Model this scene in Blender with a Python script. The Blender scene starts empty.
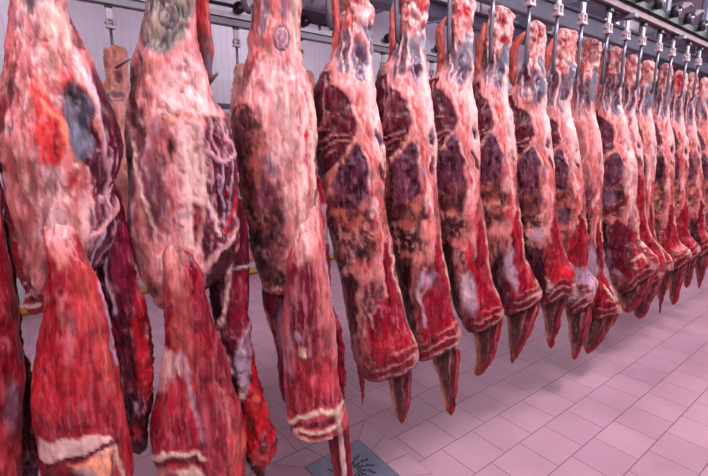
import bpy, math
import numpy as np
from math import radians as R, pi

C = bpy.context.scene.collection
CAMZ = 1.5
F = 429.0
PITCH = R(11.6); YAW = R(53.1)
Fh = np.array([math.cos(YAW), math.sin(YAW), 0.0]); Rt = np.array([math.sin(YAW), -math.cos(YAW), 0.0])
FW = Fh*math.cos(PITCH) - np.array([0, 0, math.sin(PITCH)])
UP = Fh*math.sin(PITCH) + np.array([0, 0, math.cos(PITCH)])

def ray(x, y):
    return FW + Rt*((x-354)/F) + UP*((238-y)/F)

# ------------------------------------------------------------ helpers
def tag(o, label=None, cat=None, group=None, kind=None):
    if label: o['label'] = label
    if cat: o['category'] = cat
    if group: o['group'] = group
    if kind: o['kind'] = kind
    return o

def empty(name, loc, rz=0):
    o = bpy.data.objects.new(name, None); C.objects.link(o)
    o.location = loc; o.rotation_euler = (0, 0, rz); o.empty_display_size = 0.1
    return o

def link(name, me, mat, parent=None, loc=(0, 0, 0)):
    o = bpy.data.objects.new(name, me); C.objects.link(o)
    o.location = loc
    if mat: me.materials.append(mat)
    if parent: o.parent = parent
    return o

class MB:
    """collects vertices and faces of one mesh"""
    def __init__(s): s.v = []; s.f = []; s.sm = []
    def add(s, v, f, smooth=False):
        n = len(s.v); s.v += [tuple(map(float, p)) for p in v]
        s.f += [tuple(i+n for i in q) for q in f]; s.sm += [smooth]*len(f)
        return s
    def box(s, x0, x1, y0, y1, z0, z1):
        return s.add([(x0,y0,z0),(x1,y0,z0),(x1,y1,z0),(x0,y1,z0),(x0,y0,z1),(x1,y0,z1),(x1,y1,z1),(x0,y1,z1)],
                     [(0,3,2,1),(4,5,6,7),(0,1,5,4),(1,2,6,5),(2,3,7,6),(3,0,4,7)])
    def tube(s, pts, rad, n=10, cap=True):
        pts = [np.array(p, float) for p in pts]; V = []
        prev = None
        for i, p in enumerate(pts):
            t = pts[min(i+1, len(pts)-1)] - pts[max(i-1, 0)]; t /= np.linalg.norm(t)
            a = np.cross(t, [0, 1, 0.01]) if prev is None else prev - t*np.dot(prev, t)
            a /= np.linalg.norm(a); prev = a
            b = np.cross(t, a); r = rad[i] if hasattr(rad, '__len__') else rad
            V += [p + r*(math.cos(k*2*pi/n)*a + math.sin(k*2*pi/n)*b) for k in range(n)]
        Fc = []
        for i in range(len(pts)-1):
            for k in range(n):
                k2 = (k+1) % n
                Fc.append((i*n+k, i*n+k2, (i+1)*n+k2, (i+1)*n+k))
        if cap:
            Fc.append(tuple(range(n))[::-1]); m = (len(pts)-1)*n; Fc.append(tuple(m+k for k in range(n)))
        return s.add(V, Fc, True)
    def prism(s, poly, axis, a, b):
        """polygon in the two other axes extruded along axis"""
        n = len(poly); V = []
        for c in (a, b):
            for (p, q) in poly:
                V.append({'x': (c, p, q), 'y': (p, c, q), 'z': (p, q, c)}[axis])
        Fc = [tuple(range(n)), tuple(range(2*n-1, n-1, -1))]
        for k in range(n):
            k2 = (k+1) % n; Fc.append((k, k+n, k2+n, k2))
        return s.add(V, Fc)
    def build(s, name, mat, parent=None, loc=(0, 0, 0), bevel=0):
        me = bpy.data.meshes.new(name); me.from_pydata(s.v, [], s.f); me.update()
        me.polygons.foreach_set('use_smooth', s.sm)
        o = link(name, me, mat, parent, loc)
        if bevel:
            m = o.modifiers.new('Bevel', 'BEVEL'); m.width = bevel; m.segments = 2; m.limit_method = 'ANGLE'
        return o

def s2l(c):
    c = np.asarray(c, float)/255.0
    return np.where(c <= 0.04045, c/12.92, ((c+0.055)/1.055)**2.4)

# vectorised value noise
def _h(ix, iy, iz, seed):
    n = (ix*374761393 + iy*668265263 + iz*2147483647 + seed*1274126177) & 0xFFFFFFFF
    n = ((n ^ (n >> 13))*1274126177) & 0xFFFFFFFF
    n = ((n ^ (n >> 16))*2246822519) & 0xFFFFFFFF
    return ((n ^ (n >> 15)) & 0xFFFF)/65535.0
def vnoise(x, y, z, seed=0):
    x = np.asarray(x, float); y = np.asarray(y, float)+0*x; z = np.asarray(z, float)+0*x
    xi = np.floor(x).astype(np.int64); yi = np.floor(y).astype(np.int64); zi = np.floor(z).astype(np.int64)
    fx = x-xi; fy = y-yi; fz = z-zi
    fx = fx*fx*fx*(fx*(fx*6-15)+10); fy = fy*fy*fy*(fy*(fy*6-15)+10); fz = fz*fz*fz*(fz*(fz*6-15)+10)
    r = 0
    for dx in (0, 1):
        for dy in (0, 1):
            for dz in (0, 1):
                w = (fx if dx else 1-fx)*(fy if dy else 1-fy)*(fz if dz else 1-fz)
                r = r + w*_h(xi+dx, yi+dy, zi+dz, seed)
    return r*2-1
def fbm(x, y, z, o=4, seed=0):
    r = 0; a = 1.0; t = 0
    for k in range(o):
        r = r + a*vnoise(x*2**k, y*2**k, z*2**k, seed+k*17); t += a; a *= .55
    return r/t*1.5
def sst(x, a, b):
    t = np.clip((x-a)/(b-a), 0, 1); return t*t*(3-2*t)

# ------------------------------------------------------------ materials
def newmat(name):
    m = bpy.data.materials.new(name); m.use_nodes = True
    nt = m.node_tree; b = nt.nodes['Principled BSDF']
    return m, nt, b
def N(nt, t, **kw):
    n = nt.nodes.new(t)
    for k, v in kw.items():
        if hasattr(n, k): setattr(n, k, v)
        else: n.inputs[k].default_value = v
    return n
def L(nt, a, b): nt.links.new(a, b)
def mixrgb(nt, fac, a, b, mode='MIX'):
    n = nt.nodes.new('ShaderNodeMix'); n.data_type = 'RGBA'; n.blend_type = mode
    for idx, v in ((0, fac), (6, a), (7, b)):
        if hasattr(v, 'is_output') or isinstance(v, bpy.types.NodeSocket): L(nt, v, n.inputs[idx])
        else: n.inputs[idx].default_value = v if idx == 0 else tuple(v)+((1,) if len(v) == 3 else ())
    return n.outputs[2]
def ramp(nt, sock, pts):
    n = nt.nodes.new('ShaderNodeValToRGB'); L(nt, sock, n.inputs[0])
    el = n.color_ramp.elements
    el[0].position = pts[0][0]; el[0].color = (pts[0][1],)*3+(1,)
    el[1].position = pts[-1][0]; el[1].color = (pts[-1][1],)*3+(1,)
    for p, v in pts[1:-1]:
        e = el.new(p); e.color = (v, v, v, 1)
    return n.outputs[0]

def flesh_material():
    m, nt, b = newmat('flesh')
    at = N(nt, 'ShaderNodeAttribute'); at.attribute_name = 'Col'
    tc = N(nt, 'ShaderNodeTexCoord')
    mp = N(nt, 'ShaderNodeMapping'); L(nt, tc.outputs['Object'], mp.inputs[0]); mp.inputs['Scale'].default_value = (1, 1, .12)
    n1 = N(nt, 'ShaderNodeTexNoise'); n1.inputs['Scale'].default_value = 95; n1.inputs['Detail'].default_value = 5; n1.inputs['Distortion'].default_value = 1.2
    L(nt, mp.outputs[0], n1.inputs[0])
    n2 = N(nt, 'ShaderNodeTexNoise'); n2.inputs['Scale'].default_value = 42; n2.inputs['Detail'].default_value = 6; n2.inputs['Distortion'].default_value = .6
    mp2 = N(nt, 'ShaderNodeMapping'); L(nt, tc.outputs['Object'], mp2.inputs[0]); mp2.inputs['Scale'].default_value = (1, 1, .5)
    L(nt, mp2.outputs[0], n2.inputs[0])
    lo = ramp(nt, n1.outputs[0], [(.28, .66), (.5, 1.0), (.72, 1.0)])
    c = mixrgb(nt, 1.0, at.outputs['Color'], lo, 'MULTIPLY')
    sp = ramp(nt, n1.outputs[0], [(.58, 0), (.76, .15)])
    c = mixrgb(nt, sp, c, tuple(s2l((236, 190, 186))))
    rd = ramp(nt, n2.outputs[0], [(.60, 0), (.72, .45)])
    c = mixrgb(nt, rd, c, tuple(s2l((145, 14, 34))))
    dk = ramp(nt, n2.outputs[0], [(.26, .55), (.42, 1.0)])
    c = mixrgb(nt, 1.0, c, dk, 'MULTIPLY')
    L(nt, c, b.inputs['Base Color'])
    ro = ramp(nt, n2.outputs[0], [(.3, .22), (.7, .44)])
    L(nt, ro, b.inputs['Roughness'])
    b.inputs['Subsurface Weight'].default_value = .0
    b.inputs['Coat Weight'].default_value = .12; b.inputs['Coat Roughness'].default_value = .2
    b.inputs['Specular IOR Level'].default_value = .27
    bp = N(nt, 'ShaderNodeBump'); bp.inputs['Strength'].default_value = .55; bp.inputs['Distance'].default_value = .004
    ad = N(nt, 'ShaderNodeMath', operation='ADD'); L(nt, n1.outputs[0], ad.inputs[0]); L(nt, n2.outputs[0], ad.inputs[1])
    L(nt, ad.outputs[0], bp.inputs['Height']); L(nt, bp.outputs[0], b.inputs['Normal'])
    return m
FLESH = flesh_material()

def plain(name, col, rough=.5, metal=0, noise=.12, scale=20, bump=0):
    m, nt, b = newmat(name)
    tc = N(nt, 'ShaderNodeTexCoord'); n = N(nt, 'ShaderNodeTexNoise'); n.inputs['Scale'].default_value = scale; n.inputs['Detail'].default_value = 4
    L(nt, tc.outputs['Object'], n.inputs[0])
    r = ramp(nt, n.outputs[0], [(.3, 1-noise), (.7, 1.0)])
    c = mixrgb(nt, 1.0, tuple(s2l(col)), r, 'MULTIPLY'); L(nt, c, b.inputs['Base Color'])
    b.inputs['Roughness'].default_value = rough; b.inputs['Metallic'].default_value = metal
    if bump:
        bp = N(nt, 'ShaderNodeBump'); bp.inputs['Strength'].default_value = bump; L(nt, n.outputs[0], bp.inputs['Height']); L(nt, bp.outputs[0], b.inputs['Normal'])
    return m
STEEL = plain('galvanised_steel', (196, 186, 200), .42, .55, .2, 30)
SHAFT = plain('hook_steel', (128, 124, 138), .35, .7, .3, 40)
BLOCK = plain('swivel_steel', (214, 190, 198), .45, .4, .25, 40)
RAIL2 = plain('far_rail_steel', (150, 144, 158), .4, .4, .2, 8)
LEVER = plain('lever_steel', (108, 102, 112), .6, .1, .3, 40)
RUBBER = plain('black_wheel', (34, 32, 38), .5, 0, .2)
GREEN = plain('green_carrier', (62, 84, 80), .5, .1, .4, 60)
DARK = plain('dark_gap_steel', (58, 56, 66), .5, .3, .2)
BEAM = plain('grey_blue_beam_paint', (132, 134, 158), .5, 0, .06, 3)
BEAMD = plain('brown_grey_beam_paint', (104, 94, 106), .5, .1, .15, 3)
RAILM = plain('worn_rail_steel', (132, 108, 116), .5, .15, .3, 8)
YELLOW = plain('yellow_paint', (176, 120, 34), .6, 0, .25, 9)
BLUE = plain('blue_hose', (70, 120, 178), .4)
CEIL = plain('ceiling_paint', (214, 208, 222), .7, 0, .05, 2)

def wall_material():
    m, nt, b = newmat('wall_panel')
    tc = N(nt, 'ShaderNodeTexCoord'); sx = N(nt, 'ShaderNodeSeparateXYZ'); L(nt, tc.outputs['Object'], sx.inputs[0])
    a = N(nt, 'ShaderNodeMath', operation='ADD'); L(nt, sx.outputs[0], a.inputs[0]); L(nt, sx.outputs[1], a.inputs[1])
    d = N(nt, 'ShaderNodeMath', operation='DIVIDE'); L(nt, a.outputs[0], d.inputs[0]); d.inputs[1].default_value = .075
    f = N(nt, 'ShaderNodeMath', operation='FRACT'); L(nt, d.outputs[0], f.inputs[0])
    g = ramp(nt, f.outputs[0], [(0, .0), (.06, 1), (.94, 1), (1, 0)])
    c = mixrgb(nt, g, tuple(s2l((184, 175, 192))), tuple(s2l((204, 195, 211)))); L(nt, c, b.inputs['Base Color'])
    b.inputs['Roughness'].default_value = .35
    bp = N(nt, 'ShaderNodeBump'); bp.inputs['Strength'].default_value = .3; bp.inputs['Distance'].default_value = .01
    L(nt, g, bp.inputs['Height']); L(nt, bp.outputs[0], b.inputs['Normal'])
    return m
def floor_material(ox, oy, W=.24, H=.213, off=.5, name='floor_tile'):
    m, nt, b = newmat(name)
    tc = N(nt, 'ShaderNodeTexCoord'); mp = N(nt, 'ShaderNodeMapping'); mp.inputs['Location'].default_value = (-ox, -oy, 0)
    L(nt, tc.outputs['Object'], mp.inputs[0])
    br = N(nt, 'ShaderNodeTexBrick'); br.offset = off; br.offset_frequency = 2; br.squash = 1
    br.inputs['Scale'].default_value = 1; br.inputs['Brick Width'].default_value = W; br.inputs['Row Height'].default_value = H
    br.inputs['Mortar Size'].default_value = .0022; br.inputs['Mortar Smooth'].default_value = .3; br.inputs['Bias'].default_value = 0
    br.inputs['Color1'].default_value = tuple(s2l((172, 132, 148)))+(1,)
    br.inputs['Color2'].default_value = tuple(s2l((165, 125, 142)))+(1,)
    br.inputs['Mortar'].default_value = tuple(s2l((96, 58, 74)))+(1,)
    L(nt, mp.outputs[0], br.inputs[0])
    n = N(nt, 'ShaderNodeTexNoise'); n.inputs['Scale'].default_value = 3; n.inputs['Detail'].default_value = 6; L(nt, tc.outputs['Object'], n.inputs[0])
    r = ramp(nt, n.outputs[0], [(.3, .84), (.65, 1.0)])
    c = mixrgb(nt, 1.0, br.outputs[0], r, 'MULTIPLY')
    n2 = N(nt, 'ShaderNodeTexNoise'); n2.inputs['Scale'].default_value = 9; n2.inputs['Detail'].default_value = 1; L(nt, tc.outputs['Object'], n2.inputs[0])
    r2 = ramp(nt, n2.outputs[0], [(.785, 0), (.795, .8)])
    c = mixrgb(nt, r2, c, tuple(s2l((140, 20, 36))))
    L(nt, c, b.inputs['Base Color'])
    rr = ramp(nt, n.outputs[0], [(.3, .30), (.7, .5)]); L(nt, rr, b.inputs['Roughness'])
    bp = N(nt, 'ShaderNodeBump'); bp.inputs['Strength'].default_value = .5; bp.inputs['Distance'].default_value = .003; bp.invert = True
    L(nt, br.outputs['Fac'], bp.inputs['Height']); L(nt, bp.outputs[0], b.inputs['Normal'])
    return m

# ------------------------------------------------------------ the room
def struct(name, mb, mat): return tag(mb.build(name, mat), kind='structure')
X0, X1, YW = -3.5, 14.0, 4.9
DX0, DX1, DY0, DY1 = .775, 1.357, 1.187, 1.703      # tile frame around the drain
fl = MB()
zb = -.12
for (a, b_, c, d) in ((X0, DX0, -4.5, YW), (DX1, X1, -4.5, YW), (DX0, DX1, -4.5, DY0), (DX0, DX1, DY1, YW)):
    fl.box(a, b_, c, d, zb, 0)
struct('floor', fl, floor_material(1.64, 1.066, ))
w = MB().box(X0, X1, YW, YW+.15, 0, 3.6); WALLM = wall_material(); struct('wall_back', w, WALLM)
w = MB().box(X1, X1+.15, -4.5, YW, 0, 3.6); struct('wall_far', w, WALLM)
struct('ceiling', MB().box(X0, X1, -4.5, YW, 3.6, 3.75), CEIL)
struct('baseboard_back', MB().prism([(YW, 0), (YW-.10, 0), (YW-.10, .03), (YW-.03, .06), (YW, .06)], 'x', X0, X1), YELLOW)

# drain with its sloped tile frame
dr = empty('floor_drain', (1.07, 1.443, 0))
tag(dr, 'square grey steel floor drain with wavy slots in the tiled floor', 'drain')
gx, gy = .168, .167; ox_, oy_ = (DX1-DX0)/2, (DY1-DY0)/2
fr = MB()
cx_, cy_ = 1.066-1.07, 1.445-1.443
O = [(-ox_, -oy_+.002), (ox_, -oy_+.002), (ox_, oy_), (-ox_, oy_)]
O = [(DX0-1.07, DY0-1.443), (DX1-1.07, DY0-1.443), (DX1-1.07, DY1-1.443), (DX0-1.07, DY1-1.443)]
I_ = [(-gx, -gy), (gx, -gy), (gx, gy), (-gx, gy)]
for k in range(4):
    k2 = (k+1) % 4; nseg = 3
    for q in range(nseg):
        t0, t1 = q/nseg+.004, (q+1)/nseg-.004
        lp = lambda A, B, t: (A[0]+(B[0]-A[0])*t, A[1]+(B[1]-A[1])*t)
        a, b_, c, d = lp(O[k], O[k2], t0), lp(O[k], O[k2], t1), lp(I_[k], I_[k2], t1), lp(I_[k], I_[k2], t0)
        fr.add([(*a, -.001), (*b_, -.001), (*c, -.016), (*d, -.016), (*a, -.05), (*b_, -.05), (*c, -.05), (*d, -.05)],
               [(0,1,2,3), (7,6,5,4), (0,4,5,1), (1,5,6,2), (2,6,7,3), (3,7,4,0)])
fr.build('tile_frame', plain('frame_tile', (170, 130, 147), .35, 0, .12, 5), dr)
MB().box(O[0][0], O[2][0], O[0][1], O[2][1], -.06, -.048).build('grout_bed', plain('grout', (96, 58, 74), .8), dr)
pl_ = MB().box(-gx+.003, gx-.003, -gy+.003, gy-.003, -.045, -.014)
pl_.build('drain_cover', plain('brushed_drain_steel', (118, 120, 140), .35, .5, .25, 25), dr, bevel=.002)
sl = MB()
for k in range(14):
    for (r0, r1, ph) in ((.030, .068, 0), (.076, .118, .5)):
        a0 = (k+ph)*2*pi/14
        P = []
        for t in np.linspace(0, 1, 9):
            r = r0+(r1-r0)*t; a = a0+.16*math.sin(t*2*pi)*.05/r
            P.append((r*math.cos(a), r*math.sin(a), -.0138))
        for i in range(8):
            p, q = np.array(P[i]), np.array(P[i+1]); d = (q-p)/np.linalg.norm(q-p); n_ = np.array([-d[1], d[0], 0])*.0046
            sl.add([p-n_, q-n_, q+n_, p+n_, p-n_-[0,0,.001], q-n_-[0,0,.001], q+n_-[0,0,.001], p+n_-[0,0,.001]],
                   [(0,1,2,3), (7,6,5,4), (0,4,5,1), (1,5,6,2), (2,6,7,3), (3,7,4,0)])
sl.build('slot', plain('slot_black', (22, 20, 26), .7), dr)
dr.children[-1]['kind'] = 'stuff'

# wall rail
wr = empty('wall_rail', (6, YW, 1.97)); tag(wr, 'dark horizontal bumper rail fixed along the ribbed back wall', 'rail')
MB().box(-9, 8, -.12, -.07, -.03, .03).build('rail_bar', SHAFT, wr)
for x in np.arange(-8, 8, 1.5): MB().box(x, x+.05, -.07, 0, -.02, .02).build('bracket', SHAFT, wr)

# ------------------------------------------------------------ overhead rails
def overhead_rail(y, z, x0, x1, label, mat):
    r = empty('overhead_rail', (x0, y, z)); tag(r, label, 'rail')
    L_ = x1-x0
    # twin track: two bars with a gap for the trolley plates
    MB().box(0, L_, -.028, -.008, -.030, .030).box(0, L_, -.040, -.008, .022, .032).build('track_bar', mat, r, bevel=.002)
    MB().box(0, L_, .008, .028, -.030, .030).box(0, L_, .008, .040, .022, .032).build('track_bar', mat, r, bevel=.002)
    MB().box(0, L_, -.046, -.0405, .012, .044).build('edge_strip', GREEN if mat is RAILM else STEEL, r)
    MB().box(0, L_, .0405, .046, .012, .044).build('edge_strip', GREEN if mat is RAILM else STEEL, r)
    return r
r1 = overhead_rail(1.2, 2.295, -2.5, 13.5, 'near overhead conveyor rail carrying the long front row of hooks', RAILM)
r2 = overhead_rail(2.95, 2.335, -2.5, 13.5, 'far overhead rail behind the front row, close to the back wall', RAIL2)
for x in np.arange(.55, 15, .80):
    MB().box(x, x+.05, .07, .10, -.02, 1.29).box(x, x+.05, -.05, .10, -.052, -.032).build('rail_hanger', BEAM, r1)
for x in np.arange(.35, 15, 1.5):
    MB().box(x, x+.035, .06, .085, -.05, 1.25).box(x, x+.035, -.05, .085, -.055, -.04).build('rail_hanger', STEEL, r2)

def beam(y, z0, z1, dy, mat, label, flange=True):
    b_ = empty('ceiling_beam', (-2.5, y, z0)); tag(b_, label, 'beam')
    h = z1-z0
    MB().box(0, 16, 0, .012, 0, h).build('web', mat, b_)
    MB().box(0, 16, -dy/2, dy/2, -.012, 0).build('lower_flange', BEAMD, b_)
    MB().box(0, 16, -dy/2, dy/2, h, h+.02).build('upper_flange', BEAMD, b_)
    for x in np.arange(.5, 16, 2.4): MB().box(x, x+.04, .0, .04, h+.02, 3.6-z0).build('hanger_rod', STEEL, b_)
beam(2.2, 2.59, 2.74, .06, BEAM, 'deep blue-grey beam running between the two overhead rails')
beam(2.95, 2.68, 2.80, .09, BEAM, 'slim beam right above the far overhead rail')
beam(3.6, 2.92, 3.02, .10, BEAMD, 'brownish beam high up nearest the back wall')
beam(.55, 3.10, 3.28, .08, BEAM, 'pale beam on the aisle side of the near overhead rail')
# thin pipe above far rail
cp = MB().tube([(-2.5, 2.99, 2.445), (2.4, 2.99, 2.445)], .014, 10); tag(cp.build('conduit_pipe', BEAMD), 'thin dark pipe running just above the far overhead rail', 'pipe')
# cross beams under ceiling
for i, x in enumerate((3.9, 6.6, 9.4)):
    o = MB().box(x, x+.12, -4.4, YW, 3.3, 3.6).build('cross_beam', BEAM); tag(o, ['nearest', 'middle', 'farthest'][i]+' pale cross beam under the ceiling', 'beam', 'cross beams under the ceiling')

# switch bracket on the far rail
sb = empty('rail_switch', (1.86, 2.9, 2.43)); tag(sb, 'bolted steel switch plate with pneumatic fittings above the far rail, right of the third carcass', 'rail switch')
MB().prism([(-.18, 0), (-.02, 0), (.0, -.06), (.02, 0), (.24, -.01), (.24, .06), (-.18, .06)], 'y', -.01, .01).build('switch_plate', BEAMD, sb)
act = None
MB().box(-.13, .1, -.03, .03, .07, .24).build('actuator', STEEL, sb, bevel=.01); act = sb.children[-1] if sb.children[-1].name.startswith('actuator') else [c for c in sb.children if c.name.startswith('actuator')][0]
for (x, z) in ((-.08, .12), (.04, .1), (.04, .2), (-.1, .2)): MB().tube([(x, -.05, z), (x, -.03, z)], .018, 12).build('bolt', BLOCK, act)
MB().box(.13, .155, -.02, .02, .06, .34).build('upright', SHAFT, sb)
MB().box(-.16, .2, -.02, .02, .26, .31).build('crossbar', BEAMD, sb)
def at(x, y, Y):
    r = ray(x, y); p = r*(Y/r[1]); return (float(p[0]), float(p[1]), float(p[2])+CAMZ)
h0, h1 = at(396, 26, 2.2), at(452, 18, 2.2)
hs = MB().tube([(h0[0]-.05, 2.2, 2.57), (h0[0]-.03, 2.2, h0[2]+.06), h0, at(412, 25, 2.2), at(430, 23, 2.2), at(442, 20.5, 2.2), h1, (h1[0]+.03, 2.2, h1[2]+.06), (h1[0]+.05, 2.2, 2.57)], .006, 8)
tag(hs.build('air_hose', BLUE), 'thin blue air hose slung under the beam behind the fifth carcass top', 'hose')

# ------------------------------------------------------------ hooks
def make_hook(label, shaft_len=.36, group=None, lever=True, curl=1):
    """origin: centre of rail; the hook hangs down"""
    h = empty('meat_hook', (0, 0, 0)); tag(h, label, 'hook', group)
    tw_ = MB().tube([(0, -.084, .062), (0, -.052, .062)], .036, 24).build('trolley_wheel', RUBBER, h)
    MB().tube([(0, -.098, .062), (0, -.046, .062)], .009, 12).build('axle', STEEL, tw_)
    MB().box(-.016, .016, -.005, .005, -.118, .055).box(-.016, .016, -.048, .005, .052, .072).build('hanger_plate', STEEL, h)
    MB().box(-.019, .019, -.014, .014, -.056, -.031).build('carrier', GREEN, h, bevel=.003)
    if lever:
        MB().prism([(0, .085), (.02, .07), (.15, .12), (.2, .115), (.15, .135), (.02, .11)], 'y', -.10, -.09).build('release_lever', LEVER, h)
    # swivel block, a small U shackle with a cross pin
    bl = MB().box(-.021, -.012, -.016, .016, -.158, -.116).box(.012, .021, -.016, .016, -.158, -.116).box(-.024, .024, -.018, .018, -.166, -.152).box(-.018, .018, -.014, .014, -.122, -.112)
    blo = bl.build('swivel_block', BLOCK, h, bevel=.003)
    MB().tube([(-.030, 0, -.137), (.030, 0, -.137)], .006, 10).build('pin', STEEL, blo)
    z0 = -.15; zb_ = z0-shaft_len
    P = [(0, 0, z0), (0, 0, z0-.1), (0, 0, zb_+.10), (.004*curl, 0, zb_+.04)]
    for a in np.linspace(0, pi*.9, 9): q_ = .026*(1-math.cos(a)); P.append((.004+.78*q_, .62*q_, zb_+.04-.030*math.sin(a)*1.2))
    n = len(P); rad = [.0085]*(n-4)+[.008, .007, .005, .002]
    MB().tube(P, rad, 12).build('hook_shaft', SHAFT, h)
    return h
def copy_tree(o, parent=None):
    c = o.copy(); C.objects.link(c)
    if parent: c.parent = parent
    for ch in list(o.children): copy_tree(ch, c)
    return c

# ------------------------------------------------------------ colours of the flesh (sRGB)
FAT = (214, 132, 132); PALE = (238, 192, 188); CREAM = (226, 190, 172); ORNG = (204, 94, 82); PINK = (214, 128, 124)
TAN = (186, 116, 100); RED = (136, 8, 33); BRT = (190, 18, 38); DRED = (94, 7, 27); MAR = (84, 6, 34); DMAR = (44, 4, 20)
PUR = (92, 40, 60); GRP = (112, 86, 108); GRB = (104, 104, 122); BLK = (36, 12, 20); LILAC = (186, 160, 182); INK = (34, 50, 66); GRN = (140, 136, 116)
BRN = (70, 34, 30)

def poly_sd(px, py, pts):
    d = np.full(px.shape, 1e9); inside = np.zeros(px.shape, bool); n = len(pts)
    for i in range(n):
        x0, y0 = pts[i]; x1, y1 = pts[(i+1) % n]
        ex, ey = x1-x0, y1-y0; wx, wy = px-x0, py-y0
        t = np.clip((wx*ex+wy*ey)/(ex*ex+ey*ey+1e-9), 0, 1)
        d = np.minimum(d, np.hypot(wx-ex*t, wy-ey*t))
        cnd = (y0 > py) != (y1 > py)
        inside ^= cnd & (px < (x1-x0)*(py-y0)/((y1-y0) if y1 != y0 else 1e-9)+x0)
    return np.where(inside, -d, d)
def line_d(px, py, pts):
    d = np.full(px.shape, 1e9)
    for i in range(len(pts)-1):
        x0, y0 = pts[i]; x1, y1 = pts[i+1]; ex, ey = x1-x0, y1-y0; wx, wy = px-x0, py-y0
        t = np.clip((wx*ex+wy*ey)/(ex*ex+ey*ey+1e-9), 0, 1)
        d = np.minimum(d, np.hypot(wx-ex*t, wy-ey*t))
    return d
def M(pts, col, a=1, sc=5.0, th=.15, asp=1.3, s=3.0): return ('M', pts, col, a, s, sc, th, asp)
def E(cx, cy, rx, ry, col, rot=0, a=1, s=.25): return ('E', cx, cy, rx, ry, rot, col, a, s)
def P(pts, col, a=1, s=2.0): return ('P', pts, col, a, s)
def S(pts, w, col, a=1, s=1.0): return ('S', pts, w, col, a, s)
def paint(col, px, py, ops, seed, warp=3.0):
    wx = px + warp*fbm(px/13, py/16, seed*3.1, 4, seed); wy = py + warp*1.2*fbm(px/13+50, py/16, seed*3.1, 4, seed+5)
    for op in ops:
        if op[0] == 'E':
            _, cx, cy, rx, ry, rot, c, a, s = op
            r = R(rot); dx, dy = wx-cx, wy-cy
            u = (dx*math.cos(r)+dy*math.sin(r))/rx; v = (-dx*math.sin(r)+dy*math.cos(r))/ry
            m = 1-sst(np.hypot(u, v), 1-s, 1+s)
        elif op[0] == 'P':
            _, pts, c, a, s = op
            m = 1-sst(poly_sd(wx, wy, pts), -s, s)
        elif op[0] == 'M':
            _, pts, c, a, s, sc_, th_, asp = op
            nz = fbm(px/sc_, py/(sc_*asp), seed*1.7+th_*31, 4, seed+int(sc_*7))
            m = (1-sst(poly_sd(wx, wy, pts), -s, s))*sst(nz, th_, th_+.42)
        else:
            _, pts, w_, c, a, s = op
            if w_ < 1.1 and c is INK: m = 1-sst(line_d(px, py, pts), w_-.5, w_+.5)
            else: m = 1-sst(line_d(wx, wy, pts), max(w_-s, 0), w_+s)
        m = (m*a)[:, None]
        col = col*(1-m) + s2l(c)[None, :]*m
    return col

W_PROF = ([0, .1, .2, .32, .5, .8, 1.1, 1.3, 1.5, 1.7], [.10, .105, .14, .19, .235, .235, .22, .20, .22, .22])

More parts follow.
